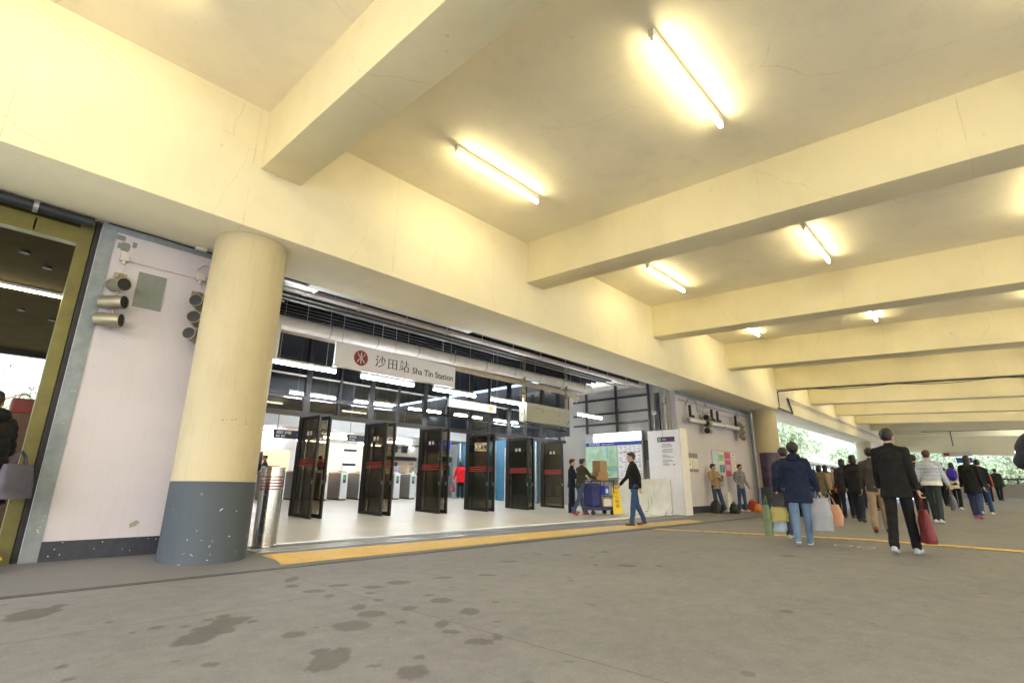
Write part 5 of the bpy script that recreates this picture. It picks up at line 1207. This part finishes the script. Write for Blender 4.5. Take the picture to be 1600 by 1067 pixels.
for k, (x, y, h, r, q) in enumerate(((88, 4, 6.0, 3.9, 1), (94, -1, 6.6, 4, 2), (90, -7, 6.2, 3.8, 1), (98, 9, 7.5, 4.4, 0), (86, -13, 6.4, 4.2, 2), (104, -5, 9, 5, 0), (103, 15, 9, 5, 0), (83, 8.6, 4.6, 2.8, 2))):
    tree(x, y, h, r, LM[q], 'green tree beyond the end parapet, '+(NM+['seventh', 'eighth'])[k]+' built from the left group to the right'.replace('built ', '').replace('from the left group to the right', 'of that clump'), n=3800, ls=.22)
tree(-1.1, 24, 6.0, 2.6, LM[3], 'sparse brownish tree seen through the left opening', n=700, ls=.07, sparse=True)
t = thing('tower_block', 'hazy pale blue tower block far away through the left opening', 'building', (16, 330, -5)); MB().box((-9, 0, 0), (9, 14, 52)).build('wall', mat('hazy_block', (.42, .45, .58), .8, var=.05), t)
b = MB()
for k in range(12):
    for j in range(5): b.box((-8+3.4*j, -.2, 6+3.8*k), (-6+3.4*j, 0, 7.8+3.8*k))
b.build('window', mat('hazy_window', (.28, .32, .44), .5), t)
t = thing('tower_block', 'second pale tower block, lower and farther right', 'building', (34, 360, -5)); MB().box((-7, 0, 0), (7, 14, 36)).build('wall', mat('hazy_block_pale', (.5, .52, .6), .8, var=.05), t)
b = MB()
for k in range(8):
    for j in range(4): b.box((-6+3.2*j, -.2, 5+3.8*k), (-4.4+3.2*j, 0, 6.8+3.8*k))
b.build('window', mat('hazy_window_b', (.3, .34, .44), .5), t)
# white pavilion and shelter beyond the second column
t = thing('pavilion', 'long low white building behind the trees past the second column', 'building', (48, 15.8, -5)); MB().box((0, 0, 0), (34, 5, 8.6)).build('wall', mat('pavilion_wall', (.75, .75, .76), .6, var=.04), t); MB().box((-.4, -.5, 8.6), (34.4, 5.4, 8.9)).build('roof', M_['white'], t)
for k in range(9): MB().box((1.5+3.6*k, -.06, 6.4), (3.7+3.6*k, 0, 7.8)).build('window', M_['greypanel'], t)
t = thing('shelter', 'white roofed walkway shelter with bluish glass screens past the second column', 'shelter', (31, 11, 0))
MB().box((0, -1, 2.62), (34, 1.2, 2.82)).build('roof', M_['white'], t)
for k in range(10): MB().box((.5+3.7*k, -.06, .07), (.62+3.7*k, .06, 2.62)).build('post', M_['galv'], t)
MB().box((.5, .1, .9), (33.8, .13, 2.4)).build('glass_screen', mat('bluish_screen', (.35, .48, .55), .25, var=.1), t); MB().box((.5, .05, .07), (33.8, .2, .9)).build('low_wall', M_['offwhite'], t)
t = thing('planter', 'low white planter wall behind the walking crowd', 'planter', (24.2, 5.4, .05), R(18)); MB().box((0, 0, 0), (3.6, .4, .62)).build('box', M_['white'], t, bevel=.02)
b = MB(); rnd = random.Random(4)
for i in range(500):
    p = Vector((rnd.uniform(.1, 3.5), rnd.uniform(.05, .35), .62+rnd.uniform(0, .16))); a = Vector((rnd.gauss(0, 1), rnd.gauss(0, 1), rnd.gauss(0, 1))).normalized(); u = a.orthogonal(); b.add([p-a*.06, p+u*.03, p+a*.06, p-u*.03], [(0, 1, 2, 3)])
b.build('leaves', LM[1], t)
# haze of light: none; distant wooded slope closes the view
b = MB(); vs = []; n = 60; rnd = random.Random(2)
for i in range(n+1):
    for j in range(7):
        x = -200+700*i/n; y = 170+j*28; vs.append((x, y, -5+(1-((j-3)/3.4)**2)*(34+10*noise.noise((x*.012, j*.4, 3)))+3*noise.noise((x*.05, j, 0))))
b.add(vs, [(i*7+j, (i+1)*7+j, (i+1)*7+j+1, i*7+j+1) for i in range(n) for j in range(6)])
o = b.build('hills', mat('wooded_slope', (.07, .11, .06), .9, var=.45, scale=.12, bmp=.8, bscale=.6), smooth=True); tag(o, kind='structure')
# ---------------------------------------------------------------- rods, rings and bands: each piece a part of its own
def split_pieces(o):
    me = o.data; n = len(me.vertices); par = list(range(n))
    def find(a):
        while par[a] != a: par[a] = par[par[a]]; a = par[a]
        return a
    for e in me.edges:
        a, b_ = find(e.vertices[0]), find(e.vertices[1])
        if a != b_: par[a] = b_
    groups = {}
    for p in me.polygons: groups.setdefault(find(p.vertices[0]), []).append(tuple(p.vertices))
    if len(groups) < 2: return
    name = o.name.split('.')[0]; m = me.materials[0]; co = [v.co.copy() for v in me.vertices]
    for fs in groups.values():
        ids = sorted({i for f in fs for i in f}); ix = {v: k for k, v in enumerate(ids)}
        nm = bpy.data.meshes.new(name); nm.from_pydata([co[i] for i in ids], [], [tuple(ix[i] for i in f) for f in fs]); nm.update()
        c = link(name, nm, m, o.parent, 40); c.matrix_local = o.matrix_local
    bpy.data.objects.remove(o)
for o in [q for q in COL.objects if q.type == 'MESH' and q.name.split('.')[0] in ('hanger_rod', 'joint_band', 'end_ring', 'arm', 'ring', 'ceiling_hole')]: split_pieces(o)
